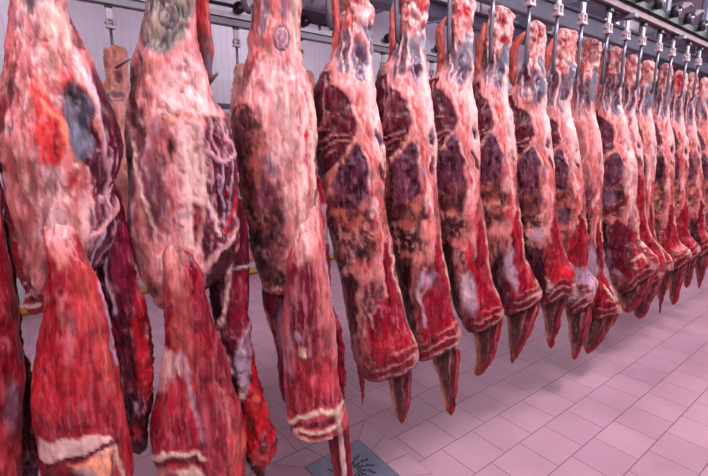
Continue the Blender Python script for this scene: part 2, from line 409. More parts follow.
class Side:
    """one hanging quarter: shapes are drawn on the vertical plane through its own hanging line, square to the sight of the aisle"""
    def __init__(s, name_label, X, Y=1.2, seed=1, group='beef quarters on the near rail', loc_z=2.1):
        s.X, s.Y, s.seed = X, Y, seed
        b = np.array([X, Y, 0.0]); s.n = b/np.linalg.norm(b); s.uax = np.array([s.n[1], -s.n[0], 0.0])
        s.ax = b; s.base = np.array([X, Y, 0.0])
        s.root = empty('beef_quarter', (X, Y, 0)); tag(s.root, name_label, 'meat', group)
        s.tpl = None; s.W0 = None
    def pt(s, x, y, v=0.0):
        r = ray(x, y); t = (np.dot(s.ax, s.n)+v)/np.dot(r, s.n); p = r*t
        return float(np.dot(p-s.ax, s.uax)), float(p[2]+CAMZ)
    def pix(s, u, z, v=0.0):
        p = (s.ax+s.n*v)[None, :] + u[:, None]*s.uax[None, :]; p = p + np.stack([0*u, 0*u, z-CAMZ], 1)
        d = p@FW
        return 354+F*(p@Rt)/d, 238-F*(p@UP)/d
    def loft(s, name, rows, base, ops=(), ratio=.8, vmin=.0, n=None, m=None, voff=0.0, disp=.0035, rag=0.0, tops=None, label=None, seed=None,
             cap0=True, cap1=True, zref=None, marb=.5, sup=2.2, warp=3.0, relief=.010, flat_end=False):
        seed = s.seed*31+(seed or 0)
        K = []
        z_top = s.pt(rows[0][2], rows[0][0], voff)[1]
        for row in rows:
            y, xl, xr = row[:3]; dy = row[3] if len(row) > 3 and row[3] is not None else 0; vo = row[4] if len(row) > 4 else 0
            uR, zR = s.pt(xr, y-dy, voff)
            if xl is None:
                wd = np.interp(z_top-zR, *W_PROF)*(s.W0 or 1); uL = uR-wd; zL = zR if not dy else zR-abs(dy)*2*.0035
            else: uL, zL = s.pt(xl, y+dy, voff)
            K.append((uL, uR, zL, zR, vo, y))
        K = np.array(K)
        # parameter along the length
        tt = np.concatenate([[0], np.cumsum(np.abs(np.diff((K[:, 2]+K[:, 3])/2))+.35*np.abs(np.diff((K[:, 0]+K[:, 1])/2))+1e-4)])
        Ltot = tt[-1]
        n = n or max(12, int(Ltot/(.0062 if (m or 99) > 90 else .009))); m = m or 144
        ts = np.linspace(0, Ltot, n)
        def crv(v):   # monotone-ish cubic
            d = np.gradient(v, tt); i = np.clip(np.searchsorted(tt, ts, 'right')-1, 0, len(tt)-2)
            h = tt[i+1]-tt[i]; q = (ts-tt[i])/h
            return ((2*q**3-3*q**2+1)*v[i] + (q**3-2*q**2+q)*h*d[i] + (-2*q**3+3*q**2)*v[i+1] + (q**3-q**2)*h*d[i+1])
        uL, uR, zL, zR, vo = [crv(K[:, k]) for k in range(5)]
        hw = np.maximum((uR-uL)/2, .002); uc = (uR+uL)/2; zc = (zL+zR)/2; tilt = (zR-zL)/2
        hv = np.maximum(hw*ratio, vmin)
        # rounded caps
        capL = min(.03, Ltot*.2)
        sc = np.ones(n)
        if cap0: q = np.clip(ts/capL, 0, 1); sc *= np.sqrt(np.clip(1-(1-q)**2, 0.02, 1))
        if cap1: q = np.clip((Ltot-ts)/(.010 if flat_end else capL), 0, 1); sc *= np.sqrt(np.clip(1-(1-q)**2, 0.02, 1))
        th = np.linspace(0, 2*pi, m, endpoint=False)
        ct, st = np.cos(th), np.sin(th)
        e = 2/sup
        cu = np.sign(ct)*np.abs(ct)**e; cv = np.sign(st)*np.abs(st)**e
        U = uc[:, None]+hw[:, None]*sc[:, None]*cu[None]
        V = voff+vo[:, None]+hv[:, None]*sc[:, None]*cv[None]
        Z = zc[:, None]+tilt[:, None]*sc[:, None]*cu[None]
        nu = np.repeat(ct[None]*1.0, n, 0); nv = np.repeat(st[None]*1.0, n, 0)
        U, V, Z, nu, nv = [a.ravel() for a in (U, V, Z, nu, nv)]
        tt_ = np.repeat(ts/Ltot, m); tu = np.tile(cu, n)
        # template coordinates
        px, py = s.pix(U, Z, voff)
        col = np.repeat(s2l(base)[None], len(U), 0)
        # base variation: broad patches and long vertical fibres
        f1 = fbm(U*14+seed, V*14, Z*7, 4, seed)
        f2 = fbm(U*70+V*40, V*30, Z*9, 4, seed+3)
        f3 = fbm(U*38, V*38, Z*26, 4, seed+9)
        a = (.35*sst(f1, -.1, .8))[:, None]; col = col*(1-a)+s2l(np.array(base)*[.86, .62, .6])[None]*a
        a = (.35*sst(-f1, .1, .8))[:, None]; col = col*(1-a)+(np.minimum(s2l(base)*1.25+.02, 1))[None]*a
        if tops is not None:
            ya, yb = s.ymap
            y4 = np.interp(py, ya, yb)
            x4 = np.interp(y4, T_Y, T_L) + (tu*.5+.5)*(np.interp(y4, T_Y, T_R)-np.interp(y4, T_Y, T_L))
            col = paint(col, x4, y4, tops, seed, 3.4)
        if ops: col = paint(col, px, py, ops, seed+1, warp)
        lum = col@np.array([.3, .5, .2])
        dark = 1-sst(lum, .06, .30)
        # silver-skin strands on muscle, blood veins on fat
        rdg = 1-np.abs(f2)*3.2; rdg = np.clip(rdg, 0, 1)**2
        a = (marb*.42*rdg*dark*sst(f3, -.2, .6))[:, None]; col = col*(1-a)+s2l((206, 150, 164))[None]*a
        r3 = np.clip(1-np.abs(fbm(U*30, V*30, Z*13, 4, seed+21))*5, 0, 1)**2
        a = (.42*r3*(1-dark)*sst(f3, -.3, .5))[:, None]; col = col*(1-a)+s2l((170, 50, 52))[None]*a
        col = col*(1+.38*f3*(.6+.4*dark))[:, None]*(1+.24*f2)[:, None]
        col = col*np.clip(1-.35*sst(-f1*.6-f3*.4, .15, .7), 0, 1)[:, None]**np.array([.7, 1.2, 1.1])
        col = np.clip(col, .002, .95)
        lum = col@np.array([.3, .5, .2])
        D = disp*(1.6*f1+.5*f2)+relief*(np.sqrt(lum)-.45)+.0022*f3
        if tops is not None: D = D + (1-sst(y4, 15, 50))*(.010*fbm(U*50, V*50, Z*36, 3, seed+60))
        if rag: D = D + (.25+.75*sst(tt_, .1, .7))*(rag*fbm(U*45, V*45, Z*40, 3, seed+40) + rag*.7*fbm(U*110, V*110, Z*90, 2, seed+41))
        D = D*np.repeat(sc, m)
        lim = np.repeat(hw*.6, m); D = np.clip(D, -lim, lim)
        U = U+D*nu; V = V+D*nv
        # V positive points away from the aisle
        Xw = s.uax[0]*U+s.n[0]*V; Yw = s.uax[1]*U+s.n[1]*V
        co = np.stack([Xw, Yw, Z], 1)
        # end centres
        c0 = co[:m].mean(0); c1 = co[-m:].mean(0)
        co = np.vstack([co, c0, c1]); col = np.vstack([col, col[:m].mean(0), col[-m:].mean(0)])
        i = np.arange(n-1)[:, None]*m; k = np.arange(m)[None]; k2 = (k+1) % m
        quads = np.stack([i+k, i+m+k, i+m+k2, i+k2], -1).reshape(-1, 4)
        kk = np.arange(m); kk2 = (kk+1) % m
        t0 = np.stack([np.full(m, n*m), kk, kk2], 1); b0 = (n-1)*m; t1 = np.stack([np.full(m, n*m+1), b0+kk2, b0+kk], 1)
        faces = quads.tolist()+t0.tolist()+t1.tolist()
        me = bpy.data.meshes.new(name); me.from_pydata(co.tolist(), [], faces); me.update()
        me.polygons.foreach_set('use_smooth', [True]*len(faces))
        ca = me.color_attributes.new('Col', 'FLOAT_COLOR', 'POINT')
        ca.data.foreach_set('color', np.hstack([col, np.ones((len(col), 1))]).astype(np.float32).ravel())
        o = link(name, me, FLESH, s.root)
        if label: o['label'] = label
        return o
    def tendon(s, pts, w, **kw):
        """pts: (y, xc) down its length"""
        rows = [(y, x-wd/2, x+wd/2) for (y, x), wd in zip(pts, w)]
        return s.loft('tendon', rows, kw.pop('base', (204, 110, 102)), ratio=.9, disp=.003, m=40, relief=.006, rag=.004, **kw)

# ------------------------------------------------------------ shared markings, drawn on the fourth quarter
ROW4 = [(-28,345,369),(-15,343,372),(0,343,370),(10,343,373),(20,341,374),(30,341,374),(40,340,373.5),(50,336,373),(60,332,371),(68,325,371),(80,318,373),(90,312.5,374),
        (105,311,376),(127,312,381),(148,314,384.5),(165,317,385),(194,320,384),(220,325,387),(240,331,391),(262,334,393),(279,340,397),(299,345,402),(320,347,407),
        (335,350,412,3),(350,355,417,6),(362,360,418,8),(370,366,418,9)]
T_Y = [r[0] for r in ROW4]; T_L = [r[1] for r in ROW4]; T_R = [r[2] for r in ROW4]
TOPS = [
    M([(300,-30),(400,-30),(400,210),(300,210)], (166,76,74), .65, 4, .08, 4), M([(300,-30),(400,-30),(400,200),(300,200)], (244,206,200), .5, 3, .15, 5),
    P([(300,188),(392,188),(420,330),(420,400),(330,400),(318,260)], (150,74,72), .85, 12), M([(300,190),(392,190),(420,330),(420,400),(330,400),(318,260)], (90,30,36), .7, 7, .05, 2.5),
    E(357, 0, 8, 10, BRT, 0, .7, .5), E(352, 22, 5, 9, ORNG, 0, .8, .5), E(347, 28, 4, 5, BRT, 0, .6, .5), E(362, 18, 8, 10, PALE, 0, .5, .5),
    M([(335,-30),(378,-30),(375,35),(338,35)], BRT, .6, 6, .35), M([(335,-30),(378,-30),(375,38),(338,38)], PALE, .85, 6, -.1),
    P([(338,36),(349,32),(350,60),(349,78),(340,76),(335,60)], GRP, .9, 1.2), E(345, 54, 2.6, 14, PUR, 8, .95), P([(353,40),(362,46),(367,62),(366,78),(360,86),(353,74)], GRP, 1, 1.2), E(360, 66, 5, 12, (70,34,56), 0, .9), P([(366,26),(374,26),(374,52),(370,60),(366,44)], GRB, .95, 1.2),
    S([(351,32),(351,55),(350,80)], 1.3, PALE, .95, .7), S([(363,30),(367,52),(368,82)], 1.1, PALE, .9, .7), S([(357,38),(358,48)], 1.5, DRED, .7), S([(343,36),(341,60),(344,78)], .7, PALE, .8, .5), S([(356,56),(357,72),(362,84)], .6, LILAC, .8, .5),
    P([(320,78),(332,74),(331,96),(329,112),(327,132),(314,140),(296,140),(300,86)], MAR, 1, 1),
    P([(322,92),(333,88),(344,94),(352,105),(357,122),(355,136),(342,140),(318,140),(296,142),(300,100)], MAR, 1, 1),
    P([(300,135),(353,133),(349,147),(339,158),(326,172),(320,186),(300,186)], (76,8,30), 1, 1), M([(305,90),(352,95),(352,135),(300,140)], DMAR, .6, 7, .1),
    S([(318,142),(333,138),(351,134)], .8, PINK, .85, .6), S([(318,149),(332,144),(348,141)], .8, PINK, .8, .6), S([(320,156),(336,151)], .7, PINK, .7, .6), S([(318,134),(330,131)], .6, PINK, .6, .5),
    S([(327,80),(326,100),(328,112),(321,128)], .7, FAT, .6, .6), S([(331,114),(325,124),(320,134)], 1.2, FAT, .6, 1), M([(296,150),(322,150),(324,200),(336,290),(300,290)], DMAR, .85, 9, -.2, 2), S([(333,118),(345,116)], .5, PINK, .6, .5),
    S([(355,140),(346,152),(336,166),(328,184),(326,204)], 2.6, (206,116,92), .95, 1.2), S([(355,140),(346,152),(337,164)], 1.1, PALE, .7, .7),
    P([(354,144),(362,150),(366,170),(366,190),(358,204),(346,206),(336,198),(333,184),(340,166),(348,154)], PUR, 1, 1.4), M([(335,150),(366,150),(366,205),(333,205)], DMAR, .9, 6, -.15), M([(350,140),(366,140),(366,170),(345,165)], GRP, .8, 4, 0), M([(335,150),(366,150),(366,205),(333,205)], (150,96,120), .5, 3, .25, 2.5),
    E(347, 213, 19, 6, (202,106,84), 5, .85, .5), M([(314,206),(372,206),(372,262),(322,272)], (50,18,28), .85, 13, -.2, 1.2, 4), M([(318,206),(372,206),(372,262),(322,268)], BLK, .7, 6, .05), M([(322,214),(372,206),(370,262),(326,268)], DMAR, .7, 5, .0), E(352, 224, 7, 6, ORNG, 0, .6, .6), M([(330,222),(376,222),(376,275),(335,275)], (206,140,124), .8, 4, .12, 2),
    M([(334,268),(385,262),(385,330),(345,360)], (70,14,26), .85, 5, .05, 3), M([(334,268),(380,262),(380,330),(345,360)], (196,140,140), .7, 4, .15, 3),
    S([(350,92),(358,116),(364,143),(370,168),(376,200),(382,240)], 2.6, FAT, .9, 1.5), S([(357,98),(362,130),(368,160),(374,190),(377,215)], .9, (206,70,50), .9, .6), S([(352,90),(356,110),(363,135)], .7, PALE, .8, .5), S([(362,150),(372,182),(378,215)], 1.0, PALE, .85, .7), S([(366,130),(374,165),(381,205)], .6, (206,80,64), .8, .5),
    P([(364,72),(374,75),(377,100),(380,125),(384,150),(384,180),(378,170),(372,130),(364,100)], PALE, .7, 3),
    E(378, 138, 3.2, 10, GRP, -10, .95), E(378, 141, 2, 7, DMAR, -10, .95), E(379.5, 172, 2.5, 11, DRED, -8, .95), E(370, 178, 2, 9, GRP, 0, .7),
    S([(371,185),(374,210),(379,235)], 1.0, BRT, .7), E(372, 205, 3, 10, PALE, 0, .6), M([(366,180),(386,180),(390,250),(370,250)], (170,26,36), .6, 4, .2, 2),
    E(363, 267, 9, 7, PINK, 0, .9, .5), M([(350,255),(376,255),(376,282),(350,282)], BRT, .7, 4, .1), E(378, 262, 5, 12, FAT, 0, .7, .5),
    P([(330,278),(350,270),(361,280),(363,300),(360,330),(358,380),(340,380)], DMAR, .95, 1.5), S([(359,280),(360,305),(356,335),(357,360)], 2.0, (178,118,110), .85, 1.2), S([(345,285),(348,320)], 1.6, TAN, .6, 1),
    P([(381,240),(387,240),(393,270),(401,300),(408,322),(415,345),(410,358),(390,354),(372,352),(365,332),(367,312),(374,298),(384,292),(382,270)], RED, 1, 1.0),
    E(392, 332, 15, 14, BRT, 0, .5, .6), S([(384,255),(386,285),(389,300)], 1.3, DMAR, .85, .8), S([(388,236),(392,262),(400,292),(407,318),(416,345)], .9, (214,160,140), .9, .6), M([(372,300),(412,300),(412,345),(368,345)], (206,120,130), .5, 3, .25, 4), M([(372,300),(412,300),(412,345),(368,345)], DRED, .6, 6, .15, 3),
    S([(380,240),(380,265),(384,288)], 1.8, FAT, .8), S([(372,320),(369,308),(377,300)], 1, PALE, .6),
]
def ring_ops(xl, yl, xr, yr, k, seed=0):
    rs = np.random.RandomState(seed); O_ = []
    def ln(off, bow, w, c, a=1, t0=0, t1=1):
        pts = []
        for t in np.linspace(t0, t1, 7):
            pts.append((xl+(xr-xl)*t, yl+(yr-yl)*t-off*k+bow*k*4*t*(1-t)+rs.uniform(-.6, .6)*k))
        O_.append(S(pts, w*k, c, a, .8*k))
    CR = (206, 142, 136)
    ln(0, 0, 4.0, (72, 6, 20)); ln(5.5, -1, .9, CR, .8, .3, 1); ln(9.5, -2, 3.4, (104, 8, 26), .97); ln(13.5, -3, .9, CR, .7, .2, .9); ln(16.5, -5, 2.2, DRED, .8, 0, 1); ln(19.5, -7, .9, (206, 130, 124), .6, .45, 1)
    x0, x1 = min(xl, xr)-3, max(xl, xr)+3; y0, y1 = min(yl, yr)-24*k, max(yl, yr)+6
    O_.append(M([(x0, y0+6*k), (x1, y0), (x1, y1), (x0, y1)], (110, 8, 26), .75, 5*k, .12, .6, 2)); O_.append(E(xr-2*k, yr-10*k, 5*k, 5*k, CR, 0, .8, .5))
    return O_
def flap(s, rows, k=1.0, voff=.0, dark=True, th=.35, nm='rib_flap'):
    f = lambda t: [(r[1]+(r[2]-r[1])*t, r[0]) for r in rows]
    wd = max(r[2]-r[1] for r in rows)
    ops = []
    if dark:
        ops += [S(f(.02), wd*.10, TAN, .95, 1), S(f(.16), wd*.05, BRN, .7, .7), S(f(.62), wd*.05, (196,130,126), .75, .6), S(f(.76), wd*.13, DRED, 1, .8), S(f(.88), wd*.035, (190,110,110), .7, .6), S(f(.99), wd*.09, RED, 1, .8)]
    else:
        ops += [S(f(.1), wd*.12, RED, .9, 1), S(f(.55), wd*.10, PALE, .85, 1), S(f(.72), wd*.07, DRED, 1, .8), S(f(.9), wd*.1, RED, .9, .8), S(f(.33), wd*.05, DMAR, .8, .7)]
    xt, yt = (rows[-1][1]+rows[-1][2])/2, rows[-1][0]
    ops += [E(xt, yt, wd*.35, 8*k, RED, 0, .9, .5)]
    return s.loft(nm, rows, BRN if dark else DRED, ops, ratio=th, vmin=.006, m=64, disp=.004, voff=voff, seed=5, relief=.012, warp=1.5*k, rag=.002)

def quarter(px, seed, label, rows, ymap, ringk, tend=None, tw=None, fl=None, base=FAT, ops=(), W0=1, extra=None, **kw):
    th = math.atan((px-354)/438.0); phi = R(53.1)-th
    s = Side(label, 1.2/math.tan(phi), 1.2, seed); s.W0 = W0
    r = rows[-1]; dy = r[3] if len(r) > 3 else 0
    s.ymap = ymap
    s.loft('haunch', rows, base, list(ops)+ring_ops(r[1], r[0]+dy, r[2], r[0]-dy, ringk, seed), tops=TOPS, zref=None, seed=1, flat_end=True, **kw)
    if tend: s.tendon(tend, tw, seed=2, ops=[S([(x, y) for y, x in tend], 1.2*ringk, BRT, .6)] if tend else ())
    if fl: flap(s, fl, ringk)
    return s
# ------------------------------------------------------------ the front row
YM4 = [-28, 58, 80, 115, 180, 225, 285, 370]
def ym(*ys): return (list(ys), YM4)

s = quarter(350, 4, 'fourth carcass from the left, ragged drip strand beside its striped flap', ROW4, ym(*YM4), 1.0,
    tend=[(-35,341),(-15,336),(0,334.5),(10,334.5),(20,335.5),(39,335.5),(56,333),(66,330),(76,327)], tw=[5,9,12.5,11,9,6.5,4,4.5,3],
    fl=[(358,388,414),(368,388,413),(385,390,412),(400,392,411),(415,395,409),(424,399,405)],
    ops=[E(404,362,13,5,CREAM,-10,.0)])
s.loft('drip_strand', [(340,349,364),(355,353,366),(370,357,367),(382,359,365),(392,360,365),(402,361,364),(406,362,363)], RED, ratio=.7, m=40, rag=.004, seed=9, disp=.003)

quarter(410, 5, 'fifth carcass from the left, stamp on its shank, straight red-edged flap below', 
    [(-25,402,425),(-12,400,428),(0,400,428),(17,401,426),(34,400,425),(47,397,425),(63,388,426),(68,381,427),(80,376,427),(93,372,429),(110,371,432),(131,372,435),(148,374,437),
     (165,376,436),(194,379,438),(219,383,440),(240,388,442),(265,394,446),(287,399,450),(316,406,455),(328,410,459,5),(343,413,461,9),(350,416,461,11)],
    ym(-25, 58, 82, 118, 172, 222, 268, 350), .9, tend=[(-22,399),(0,396),(15,393.5),(29,393.5),(40,393),(50,392),(62,388),(72,384),(80,381)], tw=[5,7,10.5,8.5,7,4.5,4,4.5,3],
    fl=[(345,431,461),(356,432,461),(366,434,459),(385,439,458),(400,443,457),(412,446,455),(416,449,453)],
    ops=[E(421,8,5,9,BRT,0,.9,.5),E(412,30,8,8,ORNG,0,.5,.5),E(415,48,6,9,GRB,0,.8,.4),S([(409,56),(413,51),(418,53),(418,60),(413,61),(409,56)],.7,INK,.7),E(404,70,3,8,PUR,0,.5,.5),
         P([(404,255),(413,248),(412,300),(411,335),(400,310)],DMAR,.9,2),P([(425,285),(434,246),(441,244),(447,290),(452,318),(430,332),(424,320)],RED,.9,2),S([(423,262),(419,290),(424,318)],1.6,LILAC,.7),
         E(427,230,8,9,PINK,0,.8,.5),P([(426,262),(436,246),(436,262),(429,275)],DRED,.6,1.5),E(405,105,4,3,MAR,0,.8,.3),E(453,335,7,4,CREAM,-30,.8,.5),E(429,274,5,8,LILAC,20,.6,.6)])
quarter(458, 6, 'sixth carcass from the left, teal bruised stamp, flap tip curled to the left', 
    [(-6,452,470),(3,451,473),(17,450,472),(30,449,470.5),(42,449,471),(59,445,473),(71,439,473),(80,430,471),(92,420,471),(110,419,475),(127,419,477),(148,420,478.5),(165,422,479),
     (190,426,480),(219,431,485),(240,436,487),(262,441,489),(286,448,494),(305,455,500,4),(316,462,503,6),(326,468,503,7)],
    ym(-8, 62, 83, 116, 166, 212, 250, 330), .85, tend=[(15,448),(22,443),(30,440),(42,440.5),(55,441),(68,440),(80,435)], tw=[3,7,9.5,9,7,6.5,4],
    fl=[(312,472,503),(322,473,502),(340,475,499),(355,477,495),(368,475,488),(376,473,482)],
    ops=[E(465,15,5,5,BRT,0,.9,.4),E(461,33,7,5,ORNG,0,.7,.5),E(462,62,8,15,GRP,0,.9),E(463,66,6,9,PUR,0,.5),S([(458,63),(462,58),(467,62),(467,70),(461,71),(458,63)],1.0,INK,.8),E(465,55,4,12,GRB,10,.8),
         P([(444,235),(455,245),(456,290),(460,318),(450,320),(442,280)],DMAR,.95,2),P([(465,240),(471,242),(477,275),(474,283),(468,262)],BRT,.9,1.5),E(469,290,8,20,LILAC,-8,.9,.4),E(466,286,5,14,PALE,0,.5,.5),
         P([(475,308),(490,301),(497,310),(480,316)],BRT,.9,2),P([(480,245),(487,262),(497,300),(488,300),(480,278)],RED,.8,2),E(470,205,6,14,FAT,8,.9,.5),S([(463,212),(470,214),(475,210)],.9,BRT,.9),
         P([(472,225),(479,200),(484,235),(478,255)],RED,.8,2),S([(462,228),(464,245)],3,PINK,.8,1)])
quarter(498, 7, 'seventh carcass from the left, pale shank with one red spot, broad pointed flap', 
    [(5,491,504),(10,490,509),(20,489,512),(34,488,512),(46,486,510),(58,484,509),(68,482,508),(80,474,508),(93,468,507.5),(110,463,511),(127,461,514),(148,462,516),(165,463,517),
     (190,466,517.5),(214,469,520),(239,473,523),(258,478,527),(270,483,531,2),(285,490,537,4),(297,497,541,7),(308,503,541,8)],
    ym(2, 68, 88, 118, 158, 202, 240, 312), .8, tend=[(22,484.5),(30,483),(42,480.5),(56,479),(68,478),(80,476)], tw=[3,6,10,8,7,5],
    fl=[(296,505,541),(308,505,540),(325,507,534),(345,508,526),(357,509,519),(364,510,514)],
    ops=[E(505,42,3.5,4.5,BRT,0,.95,.3),E(508,15,2.5,4,DRED,0,.6,.4),E(505,58,4,12,GRB,12,.9),E(492,70,9,10,GRP,0,.5,.5),E(499,76,4,9,INK,0,.35,.5),
         P([(497,240),(504,255),(508,285),(508,312),(496,305),(490,265)],DMAR,.95,2),E(511,265,6,20,LILAC,-12,.85,.4),P([(512,252),(520,255),(527,278),(530,290),(526,300),(518,285)],RED,.95,1.8),
         E(535,293,5,5,CREAM,0,.8,.5),S([(508,205),(513,230),(518,245)],1.3,BRT,.8),P([(505,110),(512,105),(516,150),(510,165)],PALE,.6,3),E(499,225,5,6,PINK,0,.8,.5)])
quarter(533, 8, 'eighth carcass from the left, bright red swollen lobe just above its sloping cut foot', 
    [(20,531,541),(25,529,545),(37,528,546),(50,526,545),(59,525,544),(71,520,546),(84,515,547),(96,505,547),(110,503,546),(129,502,550.5),(147,502,552),(164,503,554.5),(185,505,556),
     (205,507,557),(222,510,559),(248,516,564),(262,522,567,3),(277,530,575,6),(289,537,576,8),(299,541,574,8)],
    ym(15, 82, 103, 127, 170, 210, 238, 302), .75, tend=[(30,527),(38,520),(47,515),(60,513.5),(74,513),(86,513)], tw=[3,7,8,7,7,4],
    fl=[(288,542,572),(300,540,569),(315,543,563),(330,545,560),(342,547,555),(349,549,552)],
    ops=[E(531,82,4,10,PUR,8,.8),E(542,84,3.5,12,GRB,0,.7),P([(522,242),(543,248),(547,300),(535,300),(524,270)],DMAR,.95,2),P([(550,200),(556,205),(559,222),(566,256),(572,280),(560,283),(548,276),(552,240)],RED,.9,2),
         E(561,272,11,11,BRT,0,.9,.4),E(572,282,3.5,5,CREAM,20,.9,.4),P([(544,270),(556,284),(566,284),(560,292),(548,290)],PALE,.8,2),E(535,232,8,7,LILAC,0,.7,.5),E(528,212,7,9,BLK,0,.6,.5),E(546,195,5,20,FAT,0,.7,.5)])
quarter(562, 9, 'ninth carcass from the left, lumpy pink shank top and whitish foot with red dashes', 
    [(28,558,566),(32,556,574),(45,555,576),(58,553,574),(70,551,575),(84,548,573),(96,542,571),(103,536,570),(115,532,571),(130,531,575),(147,532,578.5),(168,534,581),(190,537,584),
     (219,542,586),(239,546,588),(262,552,589),(275,556,590,4),(288,561,597,7),(298,565,597,9),(310,567,592,7)],
    ym(24, 88, 112, 134, 168, 206, 232, 310), .75, tend=[(36,555),(46,550),(55,548),(66,547),(80,545)], tw=[3,7,8,5,3],
    fl=[(300,567,595),(314,567,592),(325,568,590),(340,570,586),(352,572,580),(360,572,577)],
    ops=[E(570,50,4,6,BRT,0,.5,.5),E(561,68,3,3,BRT,0,.7,.4),E(567,85,5,11,GRP,5,.9),E(568,82,3,6,GRN,0,.6),E(552,94,2.5,10,PUR,6,.8),P([(568,240),(578,222),(584,224),(587,262),(575,268),(566,258)],RED,.95,1.8),
         P([(562,262),(588,268),(597,286),(596,300),(572,306)],LILAC,.85,2),E(578,288,12,7,CREAM,0,.6,.5),P([(578,282),(589,283),(589,290),(580,288)],RED,.9,1),E(564,212,5,10,GRP,0,.7,.5),P([(560,100),(571,105),(577,140),(574,170)],PALE,.6,3)])
quarter(590, 10, 'tenth carcass from the left, dark red shank top, red meat cone at its foot', 
    [(38,584,597),(44,582,600),(54,580,600),(67,578.5,598),(80,576,597),(95,571,596),(107,565,594.5),(120,561,596.5),(139,560,600.5),(156,560,602.5),(178,562,603),(200,564,602),(219,566,602),
     (239,569,603),(258,574,604.5),(280,582,606,2),(296,588,614,2),(306,591,620,2),(316,592,621,1)],
    ym(34, 90, 116, 145, 182, 214, 244, 318), .7, tend=[(52,578.5),(60,575.5),(67,575),(75,575.5)], tw=[2,4,4,2],
    fl=[(308,588,620),(322,587,616),(333,585,608),(343,583,601),(350,584,594),(354,586,589)],
    ops=[E(591,50,8,11,DRED,0,.55,.5),E(597,46,2.5,7,BLK,0,.6,.5),E(593,92,4,12,GRB,0,.9),E(585,92,3.5,10,PUR,8,.8),E(588,155,2,4,BLK,0,.8,.4),S([(593,165),(597,175)],1.5,BRT,.8),P([(560,100),(594,108),(602,150),(602,185),(565,190)],PINK,.45,4),
         P([(596,281),(606,290),(614,298),(621,313),(600,314),(595,300)],RED,1,1.4),S([(604,284),(614,296),(621,311)],.9,CREAM,.9,.5),E(592,263,8,18,LILAC,0,.75,.4),P([(597,245),(602,240),(604,262),(602,274),(597,262)],DRED,.9,1.5)])
quarter(618, 11, 'eleventh carcass from the left, wide, with a large maroon slab and slanting striped foot', 
    [(46,612,620),(50,610,624),(64,609,623.5),(77,606,623),(90,602,623),(105,594,622.5),(115,590,625),(130,588,628),(145,587,630),(160,588,635),(170,589,637),(190,591,636.5),(215,594,637.5),
     (239,598,640),(252,602,650,3),(264,608,658,6),(276,613,658,10),(284,620,655,12)],
    ym(43, 96, 114, 135, 170, 200, 226, 288), .7, tend=[(52,609),(60,604),(66,601),(78,600),(92,599),(100,599)], tw=[3,7,7,4,3,2], fl=[(272,614,656),(285,615,653),(298,618,645),(307,621,637),(313,624,630)],
    ops=[P([(596,117),(604,120),(611,135),(614,148),(608,153),(598,158)],MAR,1,1.2),S([(615,150),(600,158)],1.2,PINK,.9),E(612,168,11,11,PUR,-20,1,.2),P([(601,207),(616,203),(629,193),(626,203),(612,212),(603,213)],DRED,1,1),
         E(606,197,9,9,GRP,0,.7,.4),P([(614,222),(619,219),(630,226),(632,262),(634,268),(612,275),(605,256)],DRED,1,1.5),P([(614,222),(619,219),(630,226),(631,250),(608,258)],MAR,.6,2),E(608,258,4,8,LILAC,0,.5,.5),E(618,270,5,4,LILAC,0,.6,.5),
         E(641,262,9,7,BRT,20,.95,.4),S([(631,258),(640,252),(652,262)],1.5,CREAM,.8,1),S([(633,262),(640,272)],1.4,CREAM,.8,1),P([(628,110),(638,165),(636,200),(634,230),(624,170)],PALE,.5,3),E(617,86,3,12,PUR,0,.7),E(612,88,3,12,DMAR,8,.7)])
